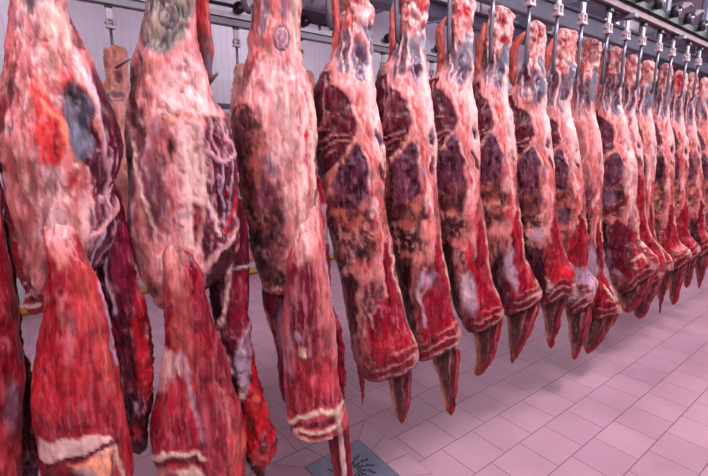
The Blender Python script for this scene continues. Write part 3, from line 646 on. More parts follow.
far = [
 (635, 12, 'twelfth carcass from the left, narrow red strip down its side and loose red hanging tip', [(54,628,637),(58,627,640),(80,625,640),(98,620,639.5),(113,609,634.5),(125,605,637),(144,604,642),(161,605,643),(195,609,645.5),(215,612,647),(229,615,649),(246,621,658,2),(262,628,665,5),(277,636,666,8),(286,640,662,8)],
   (50,98,114,135,166,198,224,288), [(272,640,665),(290,636,659),(305,634,651),(314,635,647),(319,637,642)],
   [E(631,121,2,4,BRT,0,.9,.4),P([(637,170),(643,180),(646,220),(644,232),(638,215)],RED,1,1),E(657,265,5,9,BRT,-20,.8,.4),S([(636,155),(640,168)],1,DRED,.9)]),
 (651, 13, 'thirteenth carcass from the left, whitish knobbly top and slim pointed tip near the floor', [(60,642,654),(66,641,656),(81,640,656),(98,636,654),(113,624,652),(128,621,654),(144,621,656.5),(161,622,655.5),(185,624,654),(210,627,654),(234,631,655),(248,636,660,3),(265,644,672,5),(278,652,673,6)],
   (55,100,116,136,166,198,224,282), [(266,654,674),(280,656,671),(293,657,667),(304,658,663),(314,659,661)], [E(650,96,4,14,GRB,0,.8),P([(651,110),(656,140),(655,180),(648,180)],PALE,.5,2),E(655,248,4,6,CREAM,0,.8,.4),E(657,242,2.5,5,BRT,0,.7,.4)]),
 (667, 14, 'fourteenth carcass from the left, rounded pink rump over a red and white cut foot', [(63,661,670),(68,660,672),(86,659,671),(100,655,670),(115,646,669.5),(130,641,672),(144,640,674.5),(161,640,675),(190,641,674),(224,645,676),(246,651,681,3),(258,657,691,6),(268,663,691,8)],
   (60,102,118,138,168,198,222,272), [(258,665,690),(275,668,684),(290,669,680),(300,670,678),(305,672,675)], [E(667,126,1.5,5,BRT,0,.9,.4),E(661,172,5,12,DMAR,0,.7,.4),E(680,254,7,9,PINK,-20,.8,.4),E(681,262,4,6,BRT,0,.6,.4),E(669,95,4,12,GRP,0,.9)]),
 (681, 15, 'fifteenth carcass from the left, blood-red streak on its shank', [(70,675,684),(75,674,686.5),(92,672,686),(108,666,684),(124,661,684),(144,660,688.5),(165,660,688),(204,661,688),(235,665,690),(250,668,699,4),(262,676,700,7)],
   (66,108,122,140,168,196,218,266), [(254,678,700),(268,681,696),(280,683,692),(288,685,688)], [E(679,84,3.5,10,BRT,0,.95,.4),E(681,160,2.5,7,BRT,0,.8,.4),E(679,135,1.5,5,BRT,0,.8,.4),P([(678,210),(687,204),(688,240),(688,256),(680,245)],RED,1,1)]),
 (694, 16, 'sixteenth carcass from the left, mostly hidden, dark lower slab near the right edge', [(72,689,695),(78,688,698),(95,686,697),(110,680,695),(124,675,695),(144,674,700),(169,675,702),(198,677,705),(230,680,706),(245,683,712,4),(256,690,713,7)],
   (68,110,124,140,166,194,216,260), [(246,692,713),(262,695,708),(278,697,704),(289,698,700)], [P([(690,215),(699,220),(701,250),(688,250)],DMAR,.95,1.5),E(694,165,4,12,PUR,0,.8,.4)]),
 (705, 17, 'last carcass of the row, cut by the right edge of the view', [(77,701,709),(82,700,711),(98,697,711),(112,690,709),(126,686,710),(150,686,716),(180,688,718),(220,692,719),(240,694,727,4),(250,702,727,6)],
   (73,112,126,142,168,194,214,254), [(242,704,727),(258,707,720),(272,709,714)], [E(706,130,5,12,ORNG,0,.6,.5),E(700,104,3,9,GRP,0,.8)]),
]
for (px_, n_, lab, rows, yms, fl_, ops) in far:
    quarter(px_, n_, lab, rows, ym(*yms), .6, fl=fl_, ops=ops, m=72)

# ---- third quarter
def side_at(px, seed, label, Y=1.2, group='beef quarters on the near rail'):
    th = math.atan((px-354)/438.0); phi = R(53.1)-th
    return Side(label, Y/math.tan(phi), Y, seed, group)
s = side_at(286, 3, 'third big carcass, oval stamp on pink shank, long flap hanging over the floor drain')
s.loft('haunch', [(-50,258,285),(-20,256,298),(0,255,301),(20,254,301),(40,249,300),(53,249,301),(65,244,304),(86,238,312),(106,232,313),(120,230,314),(145,233,316),(183,239,318),(208,244,320),(238,248,322),(260,253,316),(280,260,305),(295,266,292)],
    FAT, [M([(225,-80),(330,-80),(330,320),(225,320)], (160,70,72),.7,6,.05,4), M([(225,-80),(330,-80),(330,320),(225,320)], (240,200,196),.6,3.5,.12,6), M([(225,-80),(330,-80),(330,320),(225,320)], (118,66,84),.6,9,.2,1.6), M([(225,-80),(330,-80),(330,320),(225,320)], BRT,.4,3,.35,3), P([(255,-50),(270,-40),(267,20),(262,60),(250,75),(252,40)],RED,.5,3), P([(264,-30),(272,-10),(270,20),(262,50),(258,60),(262,20)],GRP,.8,2), E(283,12,4,16,GRP,4,.7,.4), E(279,-5,5,12,BRT,0,.6,.5), S([(276,0),(270,40),(262,62)],2,ORNG,.7),
     P([(290,0),(301,0),(300,50),(304,80),(296,60)],CREAM,.8,3), E(296,30,4,22,GRN,0,.45,.5),
     E(281.5,42,6.5,11.5,LILAC,-6,.5,.3), S([(281.5+7*math.cos(a),42+11.8*math.sin(a)) for a in np.linspace(0,2*pi,25)],.8,INK,.95), S([(279,34),(281,38),(278,42),(282,46),(279,50)],.8,INK,.7), S([(284,35),(285,40),(283,45),(285,49)],.8,INK,.7),
     E(268,57,6,10,TAN,0,.7,.5), E(248,78,5,16,PUR,15,.6,.5), S([(260,55),(248,75)],1.5,BRT,.7),
     P([(232,122),(242,112),(254,116),(262,135),(266,165),(276,190),(282,215),(285,245),(280,262),(262,280),(250,255),(240,205),(234,160)],(128,66,66),.92,5),
     E(246,120,8,8,DMAR,-10,.9,.4), E(247,146,9,14,DMAR,-15,.75,.4), S([(236,112),(248,108),(256,116)],1.6,RED,.9), E(262,190,13,17,PUR,-10,.8,.4), E(273,165,5,12,GRP,-20,.8,.4), E(256,168,5,14,ORNG,10,.5,.5), E(250,205,6,14,TAN,0,.6,.5),
     E(262,235,11,12,DMAR,0,.8,.4), E(276,228,7,10,BLK,0,.6,.5), E(268,268,12,14,BLK,0,.7,.5), E(288,262,6,16,TAN,0,.5,.5), E(290,222,5,12,RED,0,.4,.6),
     P([(268,75),(290,65),(302,82),(304,120),(306,160),(310,200),(318,238),(300,250),(284,200),(276,150),(266,110)],PALE,.45,6), S([(270,95),(282,140),(294,190),(300,240)],1.2,PINK,.7), S([(284,90),(296,150),(304,210)],1,CREAM,.6),
     M([(262,60),(312,60),(322,250),(280,250)], (176,84,84),.6,2.4,.08,9), M([(262,60),(312,60),(322,250),(280,250)], (244,206,200),.5,2.6,.14,10), M([(230,110),(262,110),(284,200),(286,285),(250,285),(234,180)],(64,24,34),.85,10,-.1,1.6), M([(240,200),(288,200),(288,300),(250,300)],(36,12,20),.85,8,-.1,1.5), M([(240,110),(270,120),(286,240),(250,270)],(204,120,104),.5,6,.2,2.5), E(306,136,3,5,BRT,0,.9,.4), S([(307,130),(306,150),(307,175),(309,205)],1.1,BRT,.75), S([(310,95),(312,140),(313,180),(314,205)],2.2,CREAM,.8), S([(317,150),(316,190),(313,208)],1.3,MAR,.9), E(313,84,3,5,PINK,0,.8,.4)],
    seed=1, m=150, warp=4, ratio=.6)
s.loft('loin', [(195,284,321,0,0.050),(215,285,323,0,0.025),(240,286,325,0,-0.005),(278,286,328,0,-0.020),(300,284,331,0,-0.015),(323,281,334,0,-0.010),(358,282,337,0,0.000),(385,283,340,0,0.000),(400,285,344,0,0.000),(412,287,347,0,0.000),(424,289,348,3,0.000),(430,291,346,4,0.000)],
    (176,62,70), [P([(284,185),(318,185),(318,235),(308,260),(297,260),(288,235)],(222,156,150),.9,4), E(303,238,5,16,PALE,0,.55,.5), M([(284,185),(318,185),(314,255),(288,255)],(176,84,84),.6,2.5,.05,8), P([(288,262),(300,260),(310,255),(315,300),(318,340),(312,360),(296,345),(290,300)],MAR,.85,3),
     P([(287,255),(295,258),(294,290),(288,330),(286,290)],RED,.9,2), P([(310,245),(320,245),(328,290),(334,330),(340,370),(330,360),(320,320)],(186,108,102),.75,3), E(302,344,4.5,7,CREAM,-20,1,.25), E(297,328,3,5,LILAC,-10,.8,.3),
     P([(286,365),(300,355),(325,352),(340,372),(344,400),(330,395),(290,405),(285,390)],RED,.85,4), E(325,372,14,14,(214,66,80),0,.5,.6), E(292,310,4,40,PUR,0,.5,.5), E(288,350,3,26,LILAC,0,.5,.4), S([(322,250),(330,300),(336,350),(341,385)],1.2,LILAC,.6),
     M([(275,200),(350,200),(350,400),(275,400)], DRED,.5,3.5,.08,8), M([(275,200),(350,200),(350,400),(275,400)], (210,124,134),.42,2.4,.12,10), S([(290,418),(300,405),(318,400),(334,402),(342,398)],2.4,CREAM,.95), S([(294,418),(312,411),(334,408)],2.6,DRED,1), S([(294,424),(312,418),(328,414),(338,414)],2.0,CREAM,.95), S([(300,424),(320,420)],1.4,DRED,1), S([(290,427),(305,428),(330,425)],1.4,CREAM,.9), E(288,425,4,5,DRED,0,1), E(338,404,5,6,CREAM,0,.6,.5),
     S([(338,410),(341,424),(346,432)],2.4,CREAM,.8)],
    seed=2, m=130, voff=-.035, warp=3, ratio=.75, flat_end=True)
s.loft('flank', [(245,252,290),(262,256,292),(280,261,294),(303,264,293),(322,268,292),(336,273,292),(351,276,292),(381,278,291),(398,281,290),(406,285,289)], MAR, [E(270,262,10,10,BLK,0,.8,.5),S([(262,300),(275,345)],2,TAN,.6), E(285,320,6,20,LILAC,0,.4,.6)], seed=3, voff=.02, m=80, ratio=.5)
s.loft('ragged_edge', [(175,313,322),(208,313,327),(222,314,328),(240,318,329.5),(270,321,331),(290,324,332),(312,329,336),(330,331,342),(345,333,344),(370,335,345),(395,339,345),(402,341,344)], RED, [P([(314,205),(327,205),(330,250),(320,250)],LILAC,.7,2), E(323,222,3,6,RED,0,.9), P([(324,245),(331,245),(331,285),(325,285)],MAR,.8,1)], seed=4, voff=.05, m=64, ratio=.8, rag=.006, marb=1)
flap(s, [(412,320,350),(425,325,350),(440,328,352),(460,331,353.5),(480,334,354.5),(495,337,352),(505,340,348)], 1.2, dark=False, voff=-.03, th=.4)

# ---- second quarter
s = side_at(186, 2, 'second big carcass, dark ring stamp on its olive-grey shank, skewer tip at its side')
s.loft('haunch', [(-60,155,182),(-30,150,190),(0,146,195),(25,142.6,196),(50,136,200),(65,131,204),(85,129,210),(100,128,216),(120,127,228),(145,127,235),(170,127,238),(200,128,240),(222,129,240),(240,131,240),(260,135,234),(278,140,220),(292,148,202),(305,156,182),(312,163,176)],
    FAT, [M([(120,-80),(245,-80),(245,320),(120,320)], (160,70,72),.7,6,.05,4), M([(120,-80),(245,-80),(245,320),(120,320)], (240,200,196),.6,3.5,.12,6), M([(120,-80),(245,-80),(245,320),(120,320)], (118,66,84),.6,9,.2,1.6), M([(120,-80),(245,-80),(245,320),(120,320)], BRT,.4,3,.35,3), P([(146,-60),(194,-60),(194,10),(180,45),(170,58),(150,50),(143,20)],(112,104,100),.8,5), P([(150,-30),(165,-30),(162,50),(150,48)],(150,100,96),.6,4), E(173,35,5,22,GRB,0,.8,.4), S([(186,-40),(186,0),(180,40)],3,GRN,.8,2), E(160,35,3,25,PINK,0,.5,.5),
     S([(169.5+9.8*math.cos(a),19+13*math.sin(a)) for a in np.linspace(0,2*pi,29)],.9,INK,1), S([(165,12),(170,16),(166,21),(172,25),(168,30)],.8,INK,.8), S([(172,9),(174,15),(171,20),(175,26)],.8,INK,.7), S([(162,17),(168,19),(176,18)],.7,INK,.7),
     E(142,60,5,18,PUR,8,.6,.5), P([(129,70),(138,62),(140,100),(136,125),(128,120)],DMAR,.75,3), S([(138,50),(146,100)],1.6,PUR,.7,1), S([(147,40),(145,90)],1.2,RED,.8,.7), E(133,105,4,10,BLK,0,.6,.5),
     E(165,62,12,8,(196,88,84),0,.7,.5), E(150,75,9,18,TAN,0,.6,.5), P([(160,75),(190,55),(205,85),(212,112),(196,120),(170,112),(158,95)],PALE,.6,5), S([(183,64),(189,70)],1.5,GRP,.9), E(183,88,4,3,ORNG,0,.8), E(180,92,2.5,2,DRED,0,.9), E(168,118,8,4,CREAM,25,.9,.5),
     S([(166,116),(170,122),(178,122)],2,BRT,.7), P([(168,124),(176,124),(178,150),(168,152),(164,138)],(176,90,84),.8,2), E(170.5,147,4.2,11,GRP,4,.9,.3), E(170.5,148,3,9,DMAR,4,1,.25), E(170,160,5,3,TAN,0,.9), E(164,142,2.5,10,ORNG,0,.7,.4), S([(160,170),(166,176)],1.8,PALE,.9),
     P([(133,125),(158,125),(160,170),(172,200),(165,232),(145,235),(130,200),(128,150)],(150,92,88),.7,5), E(148,170,10,24,PUR,-10,.5,.5), E(152,190,6,14,GRP,0,.6,.5), S([(132,145),(142,190),(156,235)],1.8,PINK,.8,1), S([(136,160),(150,210)],1,TAN,.8), E(130,170,3,30,BLK,0,.6,.5),
     P([(176,120),(200,120),(206,150),(205,190),(196,240),(184,240),(178,190)],PALE,.7,5), E(202,158,8,16,GRN,0,.5,.5), E(186,140,3,6,BRT,0,.5,.5), E(182,205,5,2.5,BRT,0,.7,.5), S([(176,216),(184,221)],1,DRED,.9), S([(186,150),(190,200),(191,240)],2,CREAM,.7,1.5), S([(180,130),(184,190)],1,RED,.6),
     P([(203,118),(208,124),(214,150),(212,160),(206,142)],MAR,1,1.2), P([(211,118),(220,120),(224,145),(216,150)],MAR,1,1.2), P([(224,120),(230,122),(236,150),(231,155)],MAR,1,1.2), P([(214,158),(232,160),(236,185),(228,215),(216,205),(210,175)],DMAR,.9,2), P([(206,175),(212,185),(214,225),(208,240),(202,200)],MAR,.9,2), P([(192,200),(200,205),(196,240),(190,240)],RED,.95,1.5),
     S([(206,140),(216,158),(232,163)],1.2,LILAC,.85,.7), S([(220,150),(222,180),(218,220)],.9,LILAC,.8,.6), S([(196,180),(206,205),(216,232)],1.8,PALE,.85,1), S([(228,160),(224,190),(230,215)],.8,PALE,.8,.5), S([(240,205),(225,225),(222,240)],2.5,BRT,.8,1.5), E(226,230,8,6,BRT,20,.6,.5), S([(204,145),(208,132),(201,118)],1.2,ORNG,.8,.7),
     M([(130,55),(200,55),(200,235),(135,235)], (150,58,64),.6,3,.12,4), M([(125,120),(190,120),(190,240),(125,240)], LILAC,.4,3,.2,4), E(140,255,9,20,(110,50,56),0,.85,.5), E(152,285,10,14,(120,60,60),0,.8,.5), P([(202,116),(240,118),(242,180),(242,240),(226,262),(206,262),(200,225),(206,180)],(76,7,34),.96,1.6), P([(204,262),(240,236),(236,262),(220,285),(204,290)],(60,6,28),.95,2),
     S([(208,118),(212,142),(222,160)],1.3,(216,150,156),.9,.8), S([(220,118),(226,140),(236,156)],1.1,(216,150,156),.9,.8), S([(206,152),(222,160),(238,158)],1.6,(216,160,170),.9,1), S([(222,160),(220,190),(224,225)],1.0,LILAC,.8,.6), S([(198,175),(206,200),(218,232)],2.2,PALE,.9,1), S([(230,162),(232,190),(226,215)],.9,LILAC,.7,.6), S([(210,165),(212,190),(206,215)],.8,LILAC,.7,.5), S([(206,262),(216,248),(232,236),(240,222)],2.6,(222,160,160),.9,1.2), S([(238,196),(230,214),(224,228)],2,BRT,.8,1.2), M([(204,120),(240,120),(240,240),(204,250)],(214,160,176),.6,2.6,.2,3), M([(205,170),(240,170),(240,235),(205,235)],BRT,.6,5,.25,1.5),
     P([(140,-60),(198,-60),(196,10),(184,36),(176,50),(166,62),(150,52),(140,30)],(116,100,94),.6,4), M([(140,-40),(198,-40),(186,40),(170,58),(142,50)],(60,56,66),.85,7,-.1,3.5), M([(140,-40),(198,-40),(186,40),(170,58),(142,50)],(150,140,112),.6,5,.1,4),
     S([(169.5+9.8*math.cos(a),19+13*math.sin(a)) for a in np.linspace(0,2*pi,29)],.9,INK,1), S([(165,12),(170,16),(166,21),(172,25),(168,30)],.8,INK,.9), S([(172,9),(174,15),(171,20),(175,26)],.8,INK,.8),
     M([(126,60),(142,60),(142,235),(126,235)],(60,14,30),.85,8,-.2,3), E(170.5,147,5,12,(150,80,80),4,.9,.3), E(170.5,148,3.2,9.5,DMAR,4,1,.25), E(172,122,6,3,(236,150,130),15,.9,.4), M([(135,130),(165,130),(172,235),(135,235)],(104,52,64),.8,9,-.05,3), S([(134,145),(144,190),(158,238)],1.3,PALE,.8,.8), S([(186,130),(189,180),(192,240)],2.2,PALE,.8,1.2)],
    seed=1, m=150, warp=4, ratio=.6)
s.loft('shank_strip', [(-55,188,202),(-20,192,207),(0,193,208),(20,195,210),(40,196,211.5),(55,198,212),(70,202,211),(82,206,212)], (176,70,66), [P([(193,-20),(206,-20),(206,30),(196,22)],BRT,.7,2),P([(197,35),(211,35),(212,70),(205,66),(200,50)],(110,66,72),.9,2),E(208,66,4,10,GRB,0,.8,.5)], seed=6, m=64, voff=.05)
s.loft('loin', [(195,148,184,0,0.050),(220,154,188,0,0.025),(240,158,192,0,-0.000),(265,162,200,0,-0.025),(300,164,208,0,-0.020),(330,164,216,0,-0.010),(358,163,227,0,0.000),(385,158,234,0,0.000),(405,152,240,0,0.000),(430,150,245,0,0.000),(455,154,246,0,0.000),(480,159,245,0,0.000),(500,164,241,0,0.000),(508,170,235,0,0.000)],
    (156,32,46), [P([(146,190),(186,190),(190,236),(184,262),(180,300),(168,300),(160,255)],(206,128,122),.9,5), M([(146,190),(190,190),(186,280),(160,280)],(160,66,66),.6,3,.05,6), P([(168,280),(190,285),(196,345),(190,395),(182,350),(172,340)],(188,84,76),.75,4), P([(162,275),(170,285),(172,330),(168,355),(163,320)],RED,.85,2.5), P([(184,243),(190,246),(203,280),(213,318),(226,355),(216,352),(206,330),(196,300)],RED,.95,2), P([(184,243),(190,246),(198,268),(190,262)],DRED,.7,1.5),
     P([(163,345),(186,350),(190,362),(176,368),(166,388),(160,385)],PALE,.75,3), P([(152,400),(170,378),(186,392),(198,400),(204,440),(196,450),(180,428),(160,436),(150,430)],(158,18,42),.9,4), E(172,412,14,14,RED,-10,.6,.5), S([(180,345),(190,380),(202,420)],2.2,LILAC,.7,1.5), P([(190,350),(225,350),(242,400),(246,440),(240,476),(215,476),(200,420)],(128,34,48),.75,5), S([(200,350),(212,400),(220,440),(222,476)],1.5,RED,.8,1), S([(212,352),(226,400),(230,430)],1.3,TAN,.7,1), E(236,440,8,22,(196,78,62),0,.85,.4), E(228,462,12,14,(186,62,54),0,.7,.5), S([(228,420),(237,446),(234,476)],1.6,BRT,.8,1),
     M([(140,200),(250,200),(250,450),(140,450)], DRED,.3,4,.05,9), M([(140,200),(250,200),(250,450),(140,450)], (206,110,118),.28,2.6,.15,12), M([(140,230),(250,230),(250,430),(140,430)], (90,6,24),.5,14,.15,2), S([(152,452),(165,440),(180,433),(196,433),(202,440)],2.6,CREAM,.95), S([(152,457),(172,443),(190,438),(202,446),(206,476)],2.8,DRED,1), P([(176,452),(190,444),(202,452),(206,490),(192,500),(186,462)],CREAM,.9,2), E(168,462,12,9,(190,130,120),-20,.8,.5), S([(158,470),(172,458),(190,462)],1.8,RED,.9), E(188,478,10,9,BLK,0,.95,.3), E(165,478,7,6,BRN,0,.7,.5), E(156,474,4,7,DRED,0,.8,.4), S([(176,330),(174,322)],1,DRED,.8)],
    seed=2, m=150, voff=-.05, warp=3.5, ratio=.75, flat_end=True)
s.loft('flank', [(190,205,240),(210,204,244),(240,204,249),(280,206,250),(320,212,251),(345,218,254),(370,226,258),(400,236,265),(421,240,271),(445,243,275.5),(456,246,273),(464,248,268),(474,252,266),(480,256,262)],
    MAR, [P([(206,262),(226,250),(224,300),(214,320),(208,296)],DMAR,.8,2), S([(206,250),(216,246),(228,240)],2.5,PALE,.8,1.5), S([(205,280),(216,258),(228,250)],1.5,LILAC,.7,1), S([(228,262),(224,300),(216,326),(222,350),(232,370)],2.4,PALE,.85,1.3), S([(226,265),(240,266),(248,264)],1.0,LILAC,.9,.6), P([(230,270),(248,268),(249,320),(240,345),(226,345)],(118,12,34),.9,3), P([(234,345),(250,322),(253,360),(246,395),(238,400),(232,380)],LILAC,.65,3), E(240,390,5,9,CREAM,0,.7,.4),
     P([(250,330),(256,360),(276,450),(262,470),(244,450),(240,410),(252,380)],(190,20,30),.95,2), E(250,420,5,14,BLK,0,.7,.5), E(262,440,4,10,DMAR,0,.8,.5), E(256,395,3,10,ORNG,0,.5,.5), E(256,452,5,8,ORNG,0,.5,.5)],
    seed=3, voff=.02, m=96, ratio=.6, rag=.005, marb=1)

# ---- first quarter
s = side_at(62, 1, 'first big carcass, orange-red tear in its pale side, wide cut foot with fat rim')
s.loft('haunch', [(-70,16,46),(-40,13,54),(0,8,64),(30,4,76),(60,1,90),(90,0,105),(120,-1,117),(145,-2,122),(171,2,121),(190,6,115),(205,9,119),(222,12,118),(240,16,114),(262,20,104),(280,24,88),(295,30,66),(303,38,58)],
    FAT, [M([(-10,-80),(130,-80),(130,320),(-10,320)], (160,70,72),.7,6,.05,4), M([(-10,-80),(130,-80),(130,320),(-10,320)], (240,200,196),.6,3.5,.12,6), M([(-10,-80),(130,-80),(130,320),(-10,320)], (118,66,84),.6,9,.2,1.6), M([(-10,-80),(130,-80),(130,320),(-10,320)], BRT,.4,3,.35,3), E(35,2,12,14,(84,70,86),0,.9,.5), E(28,14,5,8,BLK,0,.5,.5), P([(8,-40),(18,-40),(14,30),(8,60),(2,60)],(170,80,84),.8,4), E(16,20,4,14,GRP,0,.5,.5), P([(40,5),(62,10),(74,50),(60,80),(44,60)],CREAM,.5,6), E(47,45,4,6.5,BRT,-15,.9,.3), E(47,45,2,3,PINK,0,.8), E(38,34,3,8,GRP,0,.7,.4), E(52,38,4,2,GRP,30,.7,.4),
     E(12,67,3.5,3.5,DMAR,0,.9,.3), E(10,88,5,10,DMAR,10,.85,.4), E(8,105,4,12,DRED,0,.8,.5), E(22,78,2,4,RED,0,.7), E(36,75,2,12,ORNG,0,.7,.5), E(4,115,4,20,(130,30,40),0,.8,.5), S([(66,5),(72,28),(76,45)],2,RED,.9,1.5), P([(72,20),(78,25),(86,52),(80,50)],MAR,.9,1.2), S([(60,40),(64,70),(72,85)],2.5,RED,.7,2), E(66,78,7,11,(224,40,56),-15,.7,.5), E(58,88,8,6,BRT,0,.6,.5),
     E(38,95,7,16,(216,76,56),0,.85,.5), P([(34,92),(46,100),(58,118),(64,140),(62,165),(46,158),(34,140)],(210,40,40),.85,4), S([(42,108),(50,120),(60,122),(64,130),(66,146)],2.8,(232,128,100),1,1.2), S([(42,108),(44,118),(40,125)],2,(236,140,120),1,1), S([(54,132),(53,150),(58,164)],1.5,DRED,.9,1), S([(48,140),(49,158)],1,BRT,.9), E(50,160,10,4,BRT,0,.6,.5),
     E(76,98,9,13,BLK,-35,.95,.3), E(70,90,8,5,(60,20,30),-10,.8,.4), P([(68,112),(80,112),(88,140),(88,158),(76,150),(70,135)],GRB,.85,3), E(80,130,7,18,(122,124,140),-12,.6,.4), S([(72,150),(76,158),(84,160)],1.5,(176,110,70),.9,1), E(78,158,5,3,BLK,20,.5,.5),
     P([(80,88),(88,100),(94,140),(98,175),(96,210),(88,190),(88,150)],MAR,.95,2), P([(90,62),(104,88),(120,118),(123,140),(121,165),(112,180),(104,150),(100,120)],(96,12,42),.95,2), S([(88,78),(96,105),(104,140),(108,175),(116,190)],2.6,LILAC,.85,1.6), S([(76,60),(88,90),(96,120)],2.2,PALE,.7,1.5), P([(96,150),(110,170),(106,200),(98,200)],DMAR,.8,2), S([(103,160),(118,170),(116,185)],1.2,RED,.8), 
     P([(88,205),(104,195),(116,170),(122,180),(114,210),(100,235),(88,240)],(196,150,160),.7,3), P([(4,140),(30,150),(40,180),(44,215),(30,240),(14,220)],(196,110,100),.6,5), E(20,165,10,20,TAN,-10,.5,.5), E(10,160,5,20,(130,50,50),0,.7,.5), S([(18,150),(30,190),(44,230)],1.4,CREAM,.7,1), E(26,200,5,8,PUR,0,.5,.5), E(72,180,4,10,BRT,0,.7,.5), E(76,175,3,5,(120,30,20),0,.8,.4), E(66,205,3,6,BRT,0,.5,.4), P([(40,165),(62,168),(70,215),(74,240),(50,240),(42,200)],PALE,.6,5), E(84,215,8,20,PALE,0,.6,.5),
     M([(0,40),(72,40),(76,235),(5,235)], (150,48,54),.55,3,.12,4), M([(0,120),(66,120),(66,240),(5,240)], LILAC,.4,3,.2,4), E(32,255,10,22,(200,110,104),0,.7,.5), E(46,285,8,12,(206,110,110),0,.6,.5), E(22,270,5,18,(130,60,60),0,.7,.5), S([(30,285),(42,296)],3,DMAR,.7,1.5),
     P([(94,66),(104,86),(116,108),(126,136),(126,200),(112,225),(104,240),(110,205),(109,160),(100,110)],(84,5,36),.97,1.2), P([(82,94),(90,110),(100,148),(106,190),(108,218),(98,232),(92,215),(89,177),(82,130)],(74,6,32),.97,1.2),
     S([(90,92),(98,120),(106,160),(109,205)],1.3,(206,150,160),.9,.9), P([(62,97),(74,90),(86,100),(90,125),(92,156),(84,162),(72,150),(64,120)],(92,86,104),.95,1.5), E(74,99,10,9,(30,10,20),35,.97,.3), E(83,120,5,13,(44,30,44),-10,.8,.4), E(78,138,5,14,(128,128,144),-10,.8,.4), S([(72,150),(77,157),(85,159)],1.3,(160,96,66),.9,.8),
     P([(86,205),(98,230),(120,205),(124,225),(116,262),(104,285),(92,270)],(70,8,34),.95,2), S([(84,238),(98,228),(112,212),(122,190)],2.6,(224,158,160),.9,1.2), S([(92,262),(96,240),(104,226)],1.2,LILAC,.8,.8), S([(100,260),(108,240),(118,222)],1,LILAC,.6,.6), M([(84,160),(126,110),(126,280),(84,280)],(214,160,176),.6,3,.2,3),
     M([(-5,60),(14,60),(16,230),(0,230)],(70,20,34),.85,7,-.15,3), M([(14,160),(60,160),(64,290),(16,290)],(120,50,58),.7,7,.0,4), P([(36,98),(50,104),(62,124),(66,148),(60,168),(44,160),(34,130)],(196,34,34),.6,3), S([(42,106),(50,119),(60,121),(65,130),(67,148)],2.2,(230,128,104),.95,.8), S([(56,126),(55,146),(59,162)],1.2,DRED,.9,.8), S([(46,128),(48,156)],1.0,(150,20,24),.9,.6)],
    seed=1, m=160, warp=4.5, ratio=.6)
s.loft('loin', [(188,46,74,0,0.050),(210,43,75,0,0.030),(232,44,78,0,0.000),(248,47,81,0,-0.015),(265,49,90,0,-0.025),(280,48,97,0,-0.020),(310,44,107,0,-0.010),(340,38,114,0,0.000),(370,34,120,0,0.000),(400,31,124,0,0.000),(420,33,128,0,0.000),(445,38,131,0,0.000),(470,40,133,0,0.000),(490,44,132,0,0.000),(500,50,126,0,0.000)],
    (158,30,44), [P([(44,190),(72,190),(74,225),(68,262),(56,264),(50,240)],(200,124,114),.8,5), P([(44,180),(80,180),(78,232),(70,250),(50,246),(42,225)],FAT,.9,5), M([(44,180),(80,180),(76,255),(46,255)],(160,70,72),.6,3,.05,6), P([(50,255),(58,262),(62,270),(58,300),(54,325),(47,300)],(140,16,34),.85,3), P([(70,235),(78,232),(90,265),(98,290),(88,300),(76,270)],(178,40,50),.7,4), P([(66,262),(84,262),(100,310),(112,350),(116,390),(100,380),(84,330)],(182,66,62),.65,6), P([(44,312),(58,300),(70,340),(78,400),(44,420),(32,405),(38,340)],(168,26,38),.8,6), E(70,330,5,22,(214,130,136),0,.6,.5), E(62,300,3,18,PINK,0,.5,.5), E(84,350,12,26,(196,50,54),0,.6,.6), S([(94,268),(104,300),(113,340),(118,362)],1.6,LILAC,.8,1), S([(82,262),(98,320),(110,380)],1.2,ORNG,.6,1), E(60,385,16,16,(170,24,44),0,.6,.6), E(100,398,14,12,RED,0,.6,.6), S([(34,400),(50,418),(80,412),(112,412)],1.5,DRED,.6,1),
     M([(30,260),(140,260),(140,425),(30,425)], DRED,.3,4,.05,9), M([(30,250),(140,250),(140,425),(30,425)], (206,110,118),.28,2.6,.15,12), M([(30,250),(140,250),(140,425),(30,425)], (90,6,24),.5,14,.15,2), P([(36,432),(60,423),(90,419),(104,418),(114,424),(112,434),(90,440),(60,446),(42,456)],(216,172,168),.97,2), S([(36,431),(60,423),(90,418),(106,418),(118,428)],1.8,RED,.9,1), S([(42,458),(60,447),(84,440),(108,428),(118,430)],2.6,DRED,1,1), P([(62,450),(86,444),(108,432),(114,440),(112,476),(106,500),(96,500),(94,466),(84,456)],(222,150,120),.9,2), E(82,455,12,4,(156,130,140),-5,.8,.5), P([(38,462),(64,458),(88,458),(92,468),(76,464),(60,474),(46,478)],DRED,.95,2), P([(40,468),(60,470),(60,500),(44,490)],DRED,.9,2), E(80,478,9,11,(80,8,20),0,.98,.25), S([(70,476),(74,468),(86,468),(91,478)],1.6,(200,140,150),.9,1), S([(114,432),(118,450),(124,476)],2.2,CREAM,.8,1), S([(110,440),(112,470)],1.6,DRED,.9,1), P([(122,430),(131,445),(133,476),(127,476)],(150,16,34),.9,2)],
    seed=2, m=160, voff=-.05, warp=3.5, ratio=.75, flat_end=True)
